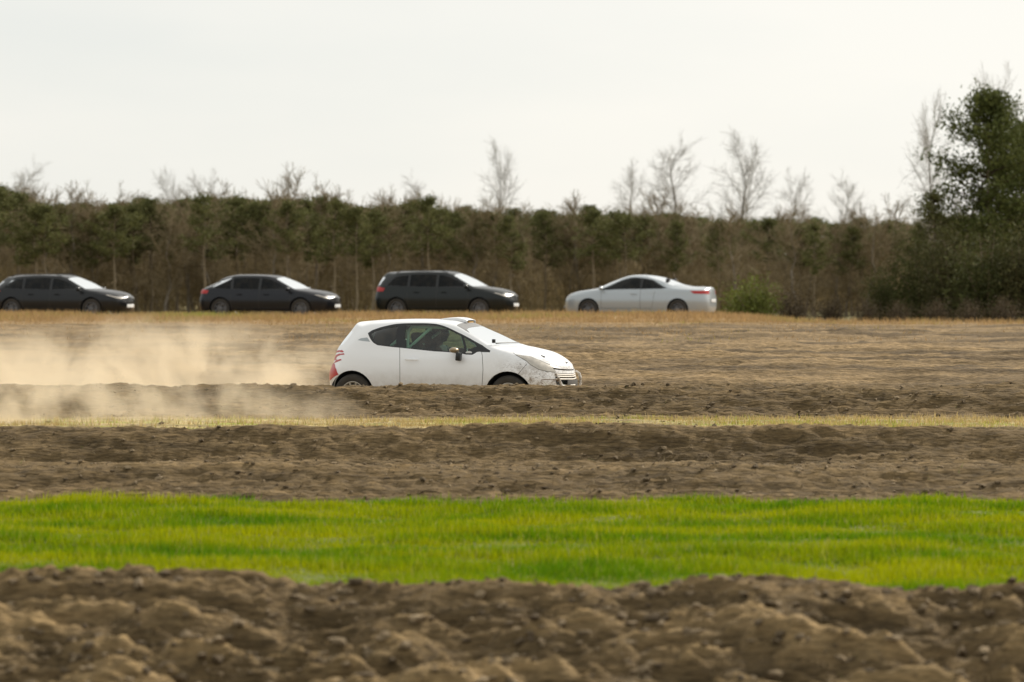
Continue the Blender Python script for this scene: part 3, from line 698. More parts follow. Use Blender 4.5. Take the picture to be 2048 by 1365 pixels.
b = MB(); tilt = Vector((0, 1, 0)).rotation_difference(Vector((-.9, 0, .42)))
ring = MB().lathe([(.012*math.cos(a), .165+.012*math.sin(a)) for a in np.linspace(0, 2*math.pi, 8, endpoint=False)], (0, 0, 0), 30)
for k in range(3): a = R(90+120*k); ring.tube([(0, 0, 0), (.16*math.cos(a), 0, .16*math.sin(a))], .010, 6)
b.add([tilt @ Vector(v)+Vector((.40, .35, .92)) for v in ring.V], ring.F); b.tube([(.40, .35, .92), (.72, .35, .82)], .02)
b.build('steering_wheel', M['black_trim'], car)

# driver, seated, both hands on the steering wheel
def skinned(name, joints, edges, mat, parent, sub=2):
    me = bpy.data.meshes.new(name); me.from_pydata([j[0] for j in joints], edges, [])
    o = link(bpy.data.objects.new(name, me)); sk = o.modifiers.new('s', 'SKIN'); sk.use_smooth_shade = True
    lay = me.skin_vertices[0].data if me.skin_vertices else None
    if lay is None:
        bm = bmesh.new(); bm.from_mesh(me); bm.verts.layers.skin.verify(); bm.to_mesh(me); bm.free(); lay = me.skin_vertices[0].data
    for i, j in enumerate(joints):
        rr = j[1] if isinstance(j[1], tuple) else (j[1], j[1]); lay[i].radius = rr; lay[i].use_root = (i == 0)
    o.modifiers.new('b', 'SUBSURF').levels = sub; o.modifiers['b'].render_levels = sub
    dg_ = bpy.context.evaluated_depsgraph_get(); ev = bpy.data.meshes.new_from_object(o.evaluated_get(dg_))
    bpy.data.objects.remove(o); ev.name = name; ev.materials.clear(); ev.materials.append(mat)
    for p in ev.polygons: p.use_smooth = True
    return link(bpy.data.objects.new(name, ev), parent)
pc = Vector((CAR_X, CAR_Y, 0)); rotc = Matrix.Rotation(-TH, 4, 'Z')
dy = .35
J = [((-.16, dy, .60), (.16, .13)), ((-.20, dy, .78), (.14, .11)), ((-.25, dy, .95), (.17, .12)), ((-.265, dy, 1.03), (.09, .08)), ((-.25, dy, 1.10), (.055, .055)), ((-.23, dy, 1.17), (.078, .085)), ((-.225, dy, 1.235), (.08, .09)), ((-.225, dy, 1.29), (.05, .06))]
E = [(i, i+1) for i in range(7)]
for sd in (-1, 1):
    k = len(J); J += [((-.24, dy+sd*.17, .99), .062), ((-.02, dy+sd*.24, .80), .046), ((.22, dy+sd*.18, .90), .034), ((.32, dy+sd*.165, .945), (.024, .034))]
    E += [(2, k), (k, k+1), (k+1, k+2), (k+2, k+3)]
    base = k+3
    for f in range(4):                                   # four fingers wrapped over the rim
        q = len(J); z0 = .968-.018*f; ln = (.9, 1, .95, .8)[f]
        J += [((.355, dy+sd*(.160), z0), .0095), ((.355+.035*ln, dy+sd*.150, z0+.004), .009), ((.36+.035*ln, dy+sd*.128, z0), .008), ((.352+.02*ln, dy+sd*.120, z0-.002), .007)]
        E += [(base, q), (q, q+1), (q+1, q+2), (q+2, q+3)]
    q = len(J); J += [((.335, dy+sd*.140, .945), .0105), ((.35, dy+sd*.122, .965), .009), ((.362, dy+sd*.115, .985), .008)]; E += [(base, q), (q, q+1), (q+1, q+2)]
    k = len(J); J += [((-.12, dy+sd*.10, .58), .085), ((.30, dy+sd*.13, .68), .062), ((.55, dy+sd*.12, .40), .045), ((.60, dy+sd*.12, .33), .04), ((.72, dy+sd*.12, .36), .032)]; E += [(0, k), (k, k+1), (k+1, k+2), (k+2, k+3), (k+3, k+4)]
drv = skinned('person', J, E, M['suit'], None); drv.location = pc; drv.rotation_euler = (0, 0, -TH)
tag(drv, 'driver in dark suit and helmet seated inside the white racing hatchback', 'person')
hm = MB().ell((-.235, dy, 1.225), (.145, .125, .145), 24, 16)
hm.V = [v for v in hm.V]; hm.build('helmet', M['helmet'], drv)
V = []; F = []
for i in range(7):
    for k in range(13):
        a = R(-68+136*k/12); e_ = R(-14+36*i/6); V.append((-.235+.149*math.cos(e_)*math.cos(a), dy+.129*math.cos(e_)*math.sin(a), 1.225+.149*math.sin(e_)))
for i in range(6):
    for k in range(12): F.append((i*13+k, i*13+k+1, i*13+14+k, i*13+13+k))
MB().add(V, F).build('visor', M['visor'], drv)

# ------------------------------------------------------------------ parked cars
SUV = [
 (-2.20, 0, (-2.14, 0, 1.05), (-1.95, 0, 1.42), (-1.80, 0, 1.56), (-1.78, 1.565)),
 (-2.17, .5, (-2.10, .48, 1.05), (-1.92, .42, 1.42), (-1.78, .35, 1.55), (-1.7, 1.575)),
 (-2.02, .83, (-1.94, .77, 1.04), (-1.72, .60, 1.40), (-1.62, .48, 1.53), (-1.6, 1.585)),
 (-1.75, .91, (-1.65, .84, 1.05), (-1.35, .67, 1.48), (-1.35, .50, 1.56), (-1.35, 1.60)),
 (-1.3, .93, (-1.15, .85, 1.04), (-.95, .67, 1.51), (-.95, .50, 1.58), (-.95, 1.61)),
 (-.8, .925, (-.7, .845, 1.03), (-.55, .67, 1.53), (-.55, .5, 1.59), (-.55, 1.615)),
 (-.3, .92, (-.25, .84, 1.02), (-.15, .66, 1.52), (-.15, .5, 1.58), (-.15, 1.605)),
 (.2, .92, (.2, .84, 1.01), (.15, .65, 1.50), (.15, .5, 1.56), (.15, 1.585)),
 (.55, .92, (.55, .84, 1.0), (.45, .63, 1.40), (.42, .46, 1.49), (.45, 1.53)),
 (.85, .92, (.85, .84, 1.0), (.80, .70, 1.22), (.85, .50, 1.29), (.95, 1.32)),
 (1.05, .92, (1.10, .84, 1.0), (1.12, .76, 1.06), (1.2, .55, 1.08), (1.35, 1.09)),
 (1.35, .93, (1.4, .85, .96), (1.4, .78, 1.01), (1.45, .55, 1.045), (1.5, 1.06)),
 (1.75, .90, (1.75, .82, .90), (1.75, .72, .95), (1.78, .52, .985), (1.85, 1.0)),
 (2.05, .78, (2.02, .72, .82), (2.0, .64, .87), (2.02, .48, .90), (2.08, .91)),
 (2.2, .45, (2.18, .42, .76), (2.16, .38, .80), (2.15, .32, .83), (2.2, .84)),
 (2.26, 0, (2.25, 0, .75), (2.24, 0, .79), (2.23, 0, .81), (2.22, .825))]
SEDAN = [
 (-2.30, 0, (-2.28, 0, .92), (-2.27, 0, .98), (-2.26, 0, 1.01), (-2.24, 1.03)),
 (-2.27, .5, (-2.23, .48, .92), (-2.21, .44, .97), (-2.19, .38, 1.0), (-2.2, 1.035)),
 (-2.08, .80, (-2.04, .76, .91), (-2.02, .68, .96), (-2.0, .50, 1.0), (-2.0, 1.045)),
 (-1.80, .88, (-1.75, .83, .93), (-1.72, .72, .98), (-1.7, .5, 1.02), (-1.75, 1.05)),
 (-1.4, .90, (-1.3, .84, .95), (-1.25, .70, 1.03), (-1.3, .5, 1.09), (-1.45, 1.10)),
 (-.95, .905, (-.85, .84, .95), (-.8, .62, 1.22), (-.8, .45, 1.29), (-.85, 1.33)),
 (-.5, .90, (-.4, .84, .94), (-.35, .60, 1.34), (-.35, .42, 1.395), (-.35, 1.42)),
 (0, .90, (0, .83, .93), (0, .60, 1.36), (0, .42, 1.41), (0, 1.435)),
 (.4, .90, (.4, .83, .92), (.3, .59, 1.31), (.3, .42, 1.37), (.33, 1.40)),
 (.8, .90, (.8, .83, .91), (.72, .67, 1.12), (.75, .48, 1.19), (.85, 1.21)),
 (1.05, .90, (1.12, .84, .90), (1.14, .75, .96), (1.2, .55, .985), (1.32, 1.0)),
 (1.4, .91, (1.4, .84, .86), (1.4, .76, .92), (1.4, .55, .95), (1.5, .965)),
 (1.8, .88, (1.8, .80, .80), (1.8, .71, .86), (1.8, .52, .89), (1.85, .90)),
 (2.1, .74, (2.08, .69, .72), (2.06, .62, .77), (2.06, .48, .80), (2.12, .81)),
 (2.26, .42, (2.24, .40, .65), (2.22, .37, .69), (2.2, .32, .72), (2.25, .73)),
 (2.33, 0, (2.32, 0, .63), (2.31, 0, .66), (2.3, 0, .69), (2.29, .70))]
def parked(px, yy, rz, kind, col, label, hz=1.0, lx=1.0, metal=.3, tail=0.0, name='parked_car'):
    suv = kind == 'suv'; rw = [list(r) for r in (SUV if suv else SEDAN)]
    if tail:                                             # slope the tailgate more on some
        for i in range(4):
            for k in (3, 4): rw[i][k] = (rw[i][k][0]+tail, rw[i][k][1], rw[i][k][2]-.06*(3-i)*tail*3)
            rw[i][5] = (rw[i][5][0]+tail*.8, rw[i][5][1]-.05*(3-i)*tail*3)
    nt_ = net_from([tuple(r) for r in rw], (.28, .46, .68, .88) if suv else (.22, .40, .60, .79))
    nt_[12:, 3, 2] = np.minimum(nt_[12:, 3, 2], nt_[12:, 4, 2]-.04); nt_[12:, 2, 2] = np.minimum(nt_[12:, 2, 2], nt_[12:, 3, 2]-.1)
    nt_[:, :, 2] = nt_[:, :, 2]*hz; nt_[:, :, 0] *= lx
    bd = Body(nt_); fn = lambda Q: Q[:, [0, 2]]
    axr, axf, az, wr = (-1.34*lx, 1.34*lx, .35, .35) if suv else (-1.42*lx, 1.38*lx, .33, .33)
    if suv:
        ws = [[(-1.68, 1.12), (-1.42, 1.40), (-1.0, 1.46), (-1.0, 1.09), (-1.3, 1.10)], [(-.93, 1.09), (-.93, 1.47), (-.08, 1.48), (-.08, 1.065)], [(.0, 1.065), (.0, 1.475), (.2, 1.44), (.55, 1.30), (.95, 1.10), (.98, 1.05)]]
        seams = [[(-1.0, .9), (-.95, .42)], [(-.04, 1.04), (-.04, .36)], [(1.0, 1.0), (.98, .4)], [(-.95, .40), (.98, .40)]]
        ow = [(-1.78, 1.10), (-1.5, 1.42), (-1.0, 1.485), (-.1, 1.505), (.2, 1.46), (.6, 1.31), (1.06, 1.06), (1.0, 1.03), (0, 1.05), (-1.0, 1.075)]
        tlp = [(0.9, 3.2), (2.75, 3.25), (2.8, 3.9), (2.0, 4.1), (0.9, 4.1)]; hlp = [(12.15, 3.35), (13.2, 3.05), (14.0, 2.95), (14.0, 3.75), (13.2, 3.95), (12.3, 4.0)]
        scr = [(8.05, 7), (8.05, 5.3), (8.5, 5.2), (9.5, 5.2), (9.85, 5.3), (9.92, 6), (9.92, 7)]; rg = [(0, 4.15), (1.2, 4.15), (1.7, 4.3), (1.7, 4.9), (1.2, 5.0), (0, 5.0)]
    else:
        ws = [[(-.95, 1.02), (-.55, 1.24), (-.30, 1.29), (-.28, .985), (-.8, .99)], [(-.22, .985), (-.22, 1.305), (0, 1.32), (.25, 1.27), (.6, 1.12), (.92, .965), (.95, .945)]]
        seams = [[(-.70, .90), (-.62, .38)], [(-.25, .96), (-.25, .32)], [(.98, .92), (.98, .35)], [(-.62, .34), (.98, .34)]]
        ow = [(-1.08, 1.0), (-.6, 1.26), (-.3, 1.32), (0, 1.345), (.28, 1.29), (.65, 1.13), (1.04, .95), (.98, .925), (-.3, .965), (-.9, .975)]
        tlp = [(0.7, 3.1), (2.6, 3.2), (2.9, 3.8), (2.0, 4.05), (0.7, 4.05)]; hlp = [(12.3, 3.3), (13.2, 3.1), (14.0, 3.0), (14.0, 3.7), (13.2, 3.9), (12.4, 3.9)]
        scr = [(8.05, 7), (8.05, 5.3), (8.5, 5.2), (9.5, 5.2), (9.85, 5.3), (9.92, 6), (9.92, 7)]; rg = [(4.15, 7), (4.1, 6), (4.1, 5.5), (4.6, 5.25), (5.6, 5.2), (5.85, 5.4), (5.9, 6), (5.92, 7)]
    sc_ = lambda pts: [(x*lx, z*hz) for x, z in pts]; iv = lambda pts, vr=(0, 5.2): bd.inv(sc_(pts), fn, (1.5, 13), vr)
    def rib(pts):
        (x0, z0), (x1, z1) = sc_(pts); L_ = math.hypot(x1-x0, z1-z0); nx, nz_ = -(z1-z0)/L_*.005, (x1-x0)/L_*.005; D = densify([(x0, z0), (x1, z1)], .1, False)
        return bd.inv([(a+nx, c+nz_) for a, c in D]+[(a-nx, c-nz_) for a, c in D[::-1]], fn, (1.5, 13), (.05, 4.5))
    pl = [('seam', rib(s)) for s in seams]+[('trim', iv(ow, (3.3, 5.4)))]+[('win%d' % i, iv(w, (3.3, 5.3))) for i, w in enumerate(ws)]
    pl += [('tail', tlp), ('headlight', hlp), ('screen', scr), ('rearglass', rg),
           ('grille', [(15, 1.7), (14.3, 1.7), (13.95, 2.0), (14.05, 3.4), (14.4, 3.7), (15, 3.7)] if suv else [(15, .9), (14, .9), (13.6, 1.4), (14.0, 2.5), (15, 2.5)]),
           ('arch', arch_poly(bd, axr, az, wr+.05)), ('arch', arch_poly(bd, axf, az, wr+.05))]
    P, T, NM = cut_regions(bd, pl, 6, 4)
    X0 = (px-1024)/FPX*yy; z0 = float(ground_base(np.array([X0]), np.array([yy]))[0])
    c = empty(name, (X0, yy, z0-.02), rz); tag(c, label, 'car', 'cars parked in front of the wood')
    pm_ = paint('body_paint', col, amount=0, rough=.28, coat=(.6 if kind != 'suv' else .12), metal=metal)
    mi = np.zeros(len(T), int); mi[NM == 'seam'] = 1
    shell(bd, P, T, np.isin(NM, ['body', 'seam']), 'body', None, c, both=True, mats=[pm_, M['seam'], M['lining']], mi=mi)
    for sd in (-1, 1):
        shell(bd, P, T, NM == 'trim', 'window_trim', M['black_trim'], c, sd, off=.001, depth=.02)
        for i in range(len(ws)): shell(bd, P, T, NM == 'win%d' % i, 'side_window', M['dark_glass'], c, sd, off=-.004, depth=.004, inner=False)
        shell(bd, P, T, NM == 'headlight', 'headlight', M['lamp_lens'], c, sd, off=.004, depth=.03)
        shell(bd, P, T, NM == 'tail', 'tail_light', M['red_lens'], c, sd, off=.005, depth=.03)
        b = MB(); bx = .95*lx; bz = (1.06 if suv else .97)*hz; b.ell((bx, sd*.99, bz+.02), (.07, .11, .075)); b.tube([(bx+.02, sd*.82, bz-.03), (bx, sd*.93, bz)], .02, 6); b.build('door_mirror', pm_, c)
        for hx in ((-.78, .22) if suv else (-.05,)):
            hz_ = (.90 if suv else .82)*hz; b = MB(); b.tube([(hx-.1, sd*.90, hz_), (hx-.07, sd*.945, hz_), (hx+.07, sd*.945, hz_), (hx+.1, sd*.90, hz_)], .013, 6); b.build('door_handle', pm_, c)
    shell(bd, P, T, NM == 'screen', 'windscreen', M['dark_glass'], c, both=True, off=-.003, depth=.005, inner=False)
    shell(bd, P, T, NM == 'rearglass', 'rear_window', M['dark_glass'], c, both=True, off=-.003, depth=.005, inner=False)
    shell(bd, P, T, NM == 'grille', 'grille', M['black_trim'], c, both=True, off=-.02, depth=.01)
    b = MB().box((nt_[0, 2, 0]-.004, 0, .74*hz if suv else .62), (.012, .52, .11), bev=.003); b.build('number_plate', M['sticker'], c)
    b = MB().box((nt_[15, 1, 0]+.006, 0, .47*hz if suv else .40), (.012, .52, .11), bev=.003); b.build('number_plate', M['sticker'], c)
    underbody(c, nt_, .26 if suv else .2, axr, axf, az, wr+.04, .90)
    b = MB(); b.box((.95*lx, 0, .88*hz), (.3, 1.3, .2), bev=.05)
    for sd in (-1, 1):
        for sx in (-.85, .05): b.box((sx, sd*.38, .62*hz), (.5, .48, .2), bev=.05); b.box((sx-.25, sd*.38, .9*hz), (.16, .46, .55), bev=.05); b.box((sx-.28, sd*.38, 1.24*hz), (.1, .26, .16), bev=.03)
    b.build('seats', M['seat'], c)
    if suv and not tail > .1:
        for sd in (-1, 1):
            b = MB(); b.tube([(-1.45*lx, sd*.58, 1.53*hz), (-1.3*lx, sd*.58, 1.60*hz), (0, sd*.57, 1.615*hz), (.25*lx, sd*.56, 1.54*hz)], .015, 6); b.build('roof_rail', M['dark_rim'], c)
    for ax in (axr, axf):
        for sd in (-1, 1): wheel(c, (ax, sd*.79, wr), wr, .22, sd, M['dark_rim'], spokes=7)
    return c
PKY = 110
parked(126, PKY, R(-19), 'suv', (.008, .009, .010), 'black estate car at the left end of the row of parked cars', hz=.94, lx=1.13, tail=.10)
parked(540, PKY, R(-18), 'suv', (.006, .007, .011), 'dark blue-black crossover with sloping tailgate, second in the row of parked cars', hz=.94, lx=1.10, tail=.30)
parked(893, PKY, R(-19), 'suv', (.006, .009, .0085), 'dark green-grey off-roader, parked right behind the roof of the white racing hatchback', hz=1.02, lx=1.12)
parked(1280, PKY, R(180-20), 'sedan', (.42, .46, .49), 'silver-white coupe parked facing left, at the right end of the row', hz=1.05, lx=1.14, metal=.35)

# ------------------------------------------------------------------ trees
def prism_segments(S0, S1, R0, R1, k=3):
    """arrays of segment ends and radii to thin k-sided prisms"""
    S0 = np.asarray(S0, float); S1 = np.asarray(S1, float); R0 = np.asarray(R0, float); R1 = np.asarray(R1, float); n = len(S0)
    d = S1-S0; d /= np.linalg.norm(d, axis=1)[:, None]+1e-9
    up = np.where(np.abs(d[:, 2:3]) > .9, np.array([[1., 0, 0]]), np.array([[0, 0, 1.]])); a = np.cross(d, up); a /= np.linalg.norm(a, axis=1)[:, None]+1e-9; b = np.cross(d, a)
    q = 2*np.pi*np.arange(k)/k; cs = np.cos(q)[None, :, None]; sn = np.sin(q)[None, :, None]
    ring = a[:, None]*cs+b[:, None]*sn
    V = np.concatenate([S0[:, None]+ring*R0[:, None, None], S1[:, None]+ring*R1[:, None, None]], 1).reshape(-1, 3)
    j = np.arange(k); f = np.stack([j, (j+1) % k, k+(j+1) % k, k+j], 1)
    F = (f[None]+(np.arange(n)*2*k)[:, None, None]).reshape(-1, 4); return V, F
def grow(rng, H, spread=.5, depth=5, r0=.09, first=.25, n1=16, droop=0.0):
    """a bare branching skeleton; returns trunk segments and twig segments"""
    tr = ([], [], [], []); tw = ([], [], [], [])
    pts = [np.zeros(3)]; 
    for i in range(10): pts.append(pts[-1]+np.array([rng.normal(0, .018*H), rng.normal(0, .018*H), H*.95/10]))
    for i in range(10): tr[0].append(pts[i]); tr[1].append(pts[i+1]); tr[2].append(r0*(1-i/10.5)+.008); tr[3].append(r0*(1-(i+1)/10.5)+.008)
    def br(p, d, ln, r, lv):
        n = 3; q = p
        for k in range(n):
            d = d+rng.normal(0, .16, 3)+np.array([0, 0, .06-droop]); d /= np.linalg.norm(d); q2 = q+d*ln/n
            tw[0].append(q); tw[1].append(q2); tw[2].append(r*(1-k/n*.5)); tw[3].append(r*(1-(k+1)/n*.5))
            if lv > 0:
                for _ in range(2 if lv > 1 else 3):
                    e = d+rng.normal(0, .55, 3); e /= np.linalg.norm(e); br(q+(q2-q)*rng.uniform(.3, 1), e, ln*rng.uniform(.45, .65), r*.55, lv-1)
            q = q2
    for k in range(n1):
        t = first+(1-first)*((k+rng.uniform())/n1); i = min(9, int(t*10)); p = pts[i]+(pts[i+1]-pts[i])*(t*10-i)
        a = rng.uniform(0, 2*np.pi); up = .35+.9*t; d = np.array([math.cos(a), math.sin(a), up]); d /= np.linalg.norm(d)
        br(p, d, H*spread*(1-.6*t)*rng.uniform(.7, 1.1), max(.010, r0*.35*(1-t*.6)), depth)
    return tr, tw
def tone(rng, n, per, a, b):
    t = rng.uniform(0, 1, n)[:, None]; return np.repeat(np.array(a)*(1-t)+np.array(b)*t, per, 0)
def bare_mesh(seed, H, spread, n1, depth=2, twr=1.0, first=.25, ca=(.10, .08, .058), cb=(.17, .135, .10)):
    rng = np.random.default_rng(seed); tr, tw = grow(rng, H, spread, depth, r0=H*.012+.02, n1=n1, first=first)
    V, F = prism_segments(*tr, k=6); V2, F2 = prism_segments(tw[0], tw[1], np.maximum(np.array(tw[2])*twr, .007*twr), np.maximum(np.array(tw[3])*twr, .005*twr), 3)
    t = mesh_np('trunk', V, F, M['pale_bark']); c = mesh_np('crown', V2, F2, M['twig'], smooth=False, attr=tone(rng, len(tw[0]), 6, ca, cb)); return t, c
def tufts(rng, C, n_each, rad, size, ca, cb, flat=.7):
    """needle or leaf sprays: n_each small faces round every centre in C"""
    n = len(C)*n_each; P_ = np.repeat(C, n_each, 0)+rng.normal(0, 1, (n, 3))*np.array([rad, rad, rad*flat])
    d1 = rng.normal(0, 1, (n, 3)); d1 /= np.linalg.norm(d1, axis=1)[:, None]; d2 = np.cross(d1, rng.normal(0, 1, (n, 3))); d2 /= np.linalg.norm(d2, axis=1)[:, None]
    s = size*rng.uniform(.6, 1.4, n)[:, None]
    V = np.stack([P_-d1*s, P_+d1*s, P_+d2*s*.9+d1*s*.2], 1).reshape(-1, 3); F = np.arange(3*n).reshape(n, 3)
    base = tone(rng, len(C), 1, ca, cb); cc = np.repeat(np.repeat(base, n_each, 0)*rng.uniform(.75, 1.25, n)[:, None], 3, 0)
    return V, F, cc
def pine_mesh(seed, H, cw, cb, nb, nt, size=.075, ca=(.085, .092, .034), cbb=(.155, .155, .058)):
    """pine: bare lower trunk with dead snags, irregular needle crown from height fraction cb up"""
    rng = np.random.default_rng(seed); pts = [np.zeros(3)]
    for i in range(12): pts.append(pts[-1]+np.array([rng.normal(0, .004*H), rng.normal(0, .004*H), H/12]))
    r0 = .011*H+.025; rr = [r0*(1-i/12.6) for i in range(13)]; s0 = pts[:-1]; s1 = pts[1:]; a0 = rr[:-1]; a1 = rr[1:]
    V, F = prism_segments(s0, s1, a0, a1, 7); T_ = mesh_np('trunk', V, F, M['bark'])
    seg = ([], [], [], []); C = []
    for k in range(nb):
        t = cb+(1-cb)*(k+rng.uniform())/nb; t = min(t, .995); i = min(11, int(t*12)); p = pts[i]+(pts[i+1]-pts[i])*(t*12-i); u = (t-cb)/(1-cb)
        a = rng.uniform(0, 2*np.pi); ln = cw*.5*(math.sin(math.pi*min(1, .22+u*.80))**.7)*rng.uniform(.45, 1.1)*(1+.2*math.sin(3*a+seed))+.08
        d = np.array([math.cos(a), math.sin(a), rng.uniform(-.1, .45)+u*.5]); q = p
        for j in range(4):
            d2 = d+rng.normal(0, .15, 3)+np.array([0, 0, .07*j]); d2 /= np.linalg.norm(d2); q2 = q+d2*ln/4
            seg[0].append(q); seg[1].append(q2); seg[2].append(.03*(1-j/5)*H/8+.006); seg[3].append(.03*(1-(j+1)/5)*H/8+.006)
            if j >= 1:
                for _ in range(nt): C.append(q2+rng.normal(0, .13*cw/3, 3)*np.array([1, 1, .6]))
            q = q2
    for k in range(10):                                     # dead snags below the crown
        t = rng.uniform(.2, cb); i = int(t*12); p = pts[i]; a = rng.uniform(0, 6.28); d = np.array([math.cos(a), math.sin(a), rng.uniform(-.2, .2)]); seg[0].append(p); seg[1].append(p+d*cw*.28*rng.uniform(.4, 1)); seg[2].append(.014); seg[3].append(.006)
    V1, F1 = prism_segments(*seg, k=3); V2, F2, c2 = tufts(rng, np.array(C), 9, .10*cw/3+.04, size, ca, cbb)
    F1 = np.concatenate([F1[:, [0, 1, 2]], F1[:, [0, 2, 3]]]); V_ = np.concatenate([V1, V2]); F_ = np.concatenate([F1, F2+len(V1)]); c_ = np.concatenate([np.tile([.07, .052, .036], (len(V1), 1)), c2])
    return T_, mesh_np('crown', V_, F_, M['needle'], smooth=False, attr=c_)
PROTO = {}
def proto(key, fn, *a, **k):
    if key not in PROTO: PROTO[key] = [fn(*a, **k), False]
    return PROTO[key]
def plant(pr, name, px, yy, sc, rz, label, cat, group=None, dx=None, sxy=1.0):
    X0 = (px-1024)/FPX*yy if dx is None else dx
    z0 = float(ground_base(np.array([X0]), np.array([float(yy)]))[0])
    e = empty(name, (X0, yy, z0-.05), rz); e.scale = (sc*sxy, sc*sxy, sc); tag(e, label, cat, group)
    for p in pr[0]:
        c = p if not pr[1] else p.copy()
        if pr[1]: COL.objects.link(c)
        c.parent = e
    pr[1] = True
    return e
def top_scale(H, px, yy, row):
    X0 = (px-1024)/FPX*yy; z0 = float(ground_base(np.array([X0]), np.array([float(yy)]))[0])
    return (CAM_Z+(HOR-row)*yy/FPX-z0)/H
pines = [proto('p%d' % i, pine_mesh, 200+i, 6.0, 2.4, cb, 34, 4, .06) for i, cb in enumerate((.68, .55, .74, .48))]
bares = [proto('b%d' % i, bare_mesh, 300+i, 5.0, .42, 26, 2, 1.0, .10, (.19, .15, .09), (.30, .24, .15)) for i in range(4)]
tallb = [proto('t%d' % i, bare_mesh, 400+i, 8.0, .34, 34, 2, .55, .3, (.28, .25, .21), (.40, .37, .32)) for i in range(3)]
def wall_row(px): return float(np.interp(px, [-400, 0, 40, 90, 190, 300, 450, 620, 700, 760, 850, 900, 1000, 1290, 1450, 1750, 1900, 2048, 2500], [375, 378, 385, 410, 412, 400, 402, 398, 408, 405, 402, 420, 424, 428, 440, 442, 438, 430, 420]))
rng = np.random.default_rng(11)
PG, BG_ = 'young pines in the edge of the wood', 'bare saplings in the edge of the wood'
PL, BL = 'young pine with dark green top among many alike in the edge of the wood', 'leafless brown sapling among many alike in the edge of the wood'
for i in range(150):
    px = -260+2560*(i+rng.uniform(-.5, .5))/150; yy = rng.uniform(136, 146) if i % 2 else rng.uniform(146, 162)
    if rng.uniform() < (.35 if 1000 < px < 1900 else .12): continue
    rowt = wall_row(px)+rng.normal(5, 6)
    plant(pines[i % 4], 'pine_tree', px, yy, top_scale(6.0, px, yy, rowt), rng.uniform(0, 6.28), PL, 'tree', PG, sxy=rng.uniform(.9, 1.25))
for i in range(130):
    px = -260+2560*(i+rng.uniform(-.5, .5))/130; yy = rng.uniform(138, 158)
    rowt = wall_row(px)+rng.normal(16, 14)
    plant(bares[i % 4], 'bare_tree', px, yy, top_scale(4.9, px, yy, rowt), rng.uniform(0, 6.28), BL, 'tree', BG_, sxy=rng.uniform(.85, 1.2))
for i, (px, row, yy, sx, lab) in enumerate([
    (48, 350, 176, .9, 'tall thin leafless tree rising over the wood at the left edge'),
    (345, 368, 178, .9, 'thin leafless crown over the wood between the first two parked cars'),
    (415, 370, 174, 1.0, 'low leafless crown showing over the pines above the second parked car'),
    (835, 374, 178, .7, 'narrow leafless crown over the wood above the dark off-roader'),
    (1008, 316, 180, .75, 'tall narrow leafless tree standing alone over the middle of the wood'),
    (1285, 352, 186, .8, 'low faint leafless tree left of the broad one over the silver coupe'),
    (1335, 308, 182, 1.05, 'tall broad leafless tree over the silver-white coupe'),
    (1500, 300, 180, 1.05, 'tallest leafless tree standing over the wood right of the silver coupe'),
    (1588, 366, 184, .8, 'lower leafless tree beside the tallest one on its right'),
    (1700, 372, 182, .9, 'small leafless tree over the wood left of the big pine')]):
    plant(tallb[i % 3], 'bare_tree', px, yy, top_scale(7.8, px, yy, row), rng.uniform(0, 6.28), lab, 'tree', None, sxy=sx)
# the big pine and what stands round it on the right
big = proto('big', pine_mesh, 77, 9.0, 5.6, .34, 74, 7, .085, (.065, .08, .025), (.12, .135, .04))
plant(big, 'pine_tree', 1975, 128, top_scale(9.0, 1975, 128, 192), .6, 'big dark pine towering over the wood at the right', 'tree', sxy=.92)
big2 = proto('big2', pine_mesh, 78, 8.0, 5.4, .20, 100, 7, .10, (.065, .08, .025), (.12, .135, .04))
plant(big2, 'pine_tree', 2068, 131, top_scale(8.0, 2068, 131, 255), 2.0, 'second dark pine cut by the right edge beside the big one', 'tree')
plant(pines[3], 'pine_tree', 1868, 127, top_scale(6.0, 1868, 127, 388), 2.2, 'small dark pine standing against the left foot of the big pine', 'tree', sxy=1.25)
plant(tallb[1], 'bare_tree', 1852, 134, top_scale(7.8, 1852, 134, 232), 1.0, 'tall leafless tree touching the left side of the big pine', 'tree', sxy=.62)
plant(tallb[2], 'bare_tree', 1985, 136, top_scale(7.8, 1985, 136, 186), 2.0, 'leafless tree whose twigs stick out above the big pine', 'tree', sxy=.7)
# evergreen bushes (several kinds of crown, with stems)
def bush_mesh(seed, H, w, n, ca, cb, size=.06, lobes=9):
    rng = np.random.default_rng(seed); tr = ([], [], [], []); C = []
    for k in range(lobes):
        a = rng.uniform(0, 6.28); r = w*.5*rng.uniform(.15, .95); h = H*(1-.55*(r/(w*.5))**2)*rng.uniform(.55, 1); e = np.array([r*math.cos(a), r*math.sin(a), h]); m = e*np.array([.45, .45, .5])
        for p, q, r1, r2 in ((np.zeros(3), m, .04, .025), (m, e, .025, .008)): tr[0].append(p); tr[1].append(q); tr[2].append(r1); tr[3].append(r2)
        m_ = n//lobes; t = rng.uniform(.08, 1, m_)[:, None]; C.append(e[None]*t*np.array([1, 1, 1])+rng.normal(0, .13*w, (m_, 3))*np.array([1, 1, .8]))
    C = np.concatenate(C); C[:, 2] = np.clip(np.abs(C[:, 2]), .05, H*1.02)
    V, F = prism_segments(*tr, k=5); t = mesh_np('trunk', V, F, M['bark'])
    V2, F2, c2 = tufts(rng, C, 9, .07*w+.03, size, ca, cb); c = mesh_np('crown', V2, F2, M['needle'], smooth=False, attr=c2); return t, c
gb = proto('gb', bush_mesh, 501, 2.0, 2.1, 420, (.11, .13, .03), (.17, .19, .05))
plant(gb, 'green_bush', 1500, 121, top_scale(2.0, 1500, 121, 530), 0, 'olive green bush right behind the tail of the silver-white coupe', 'bush')
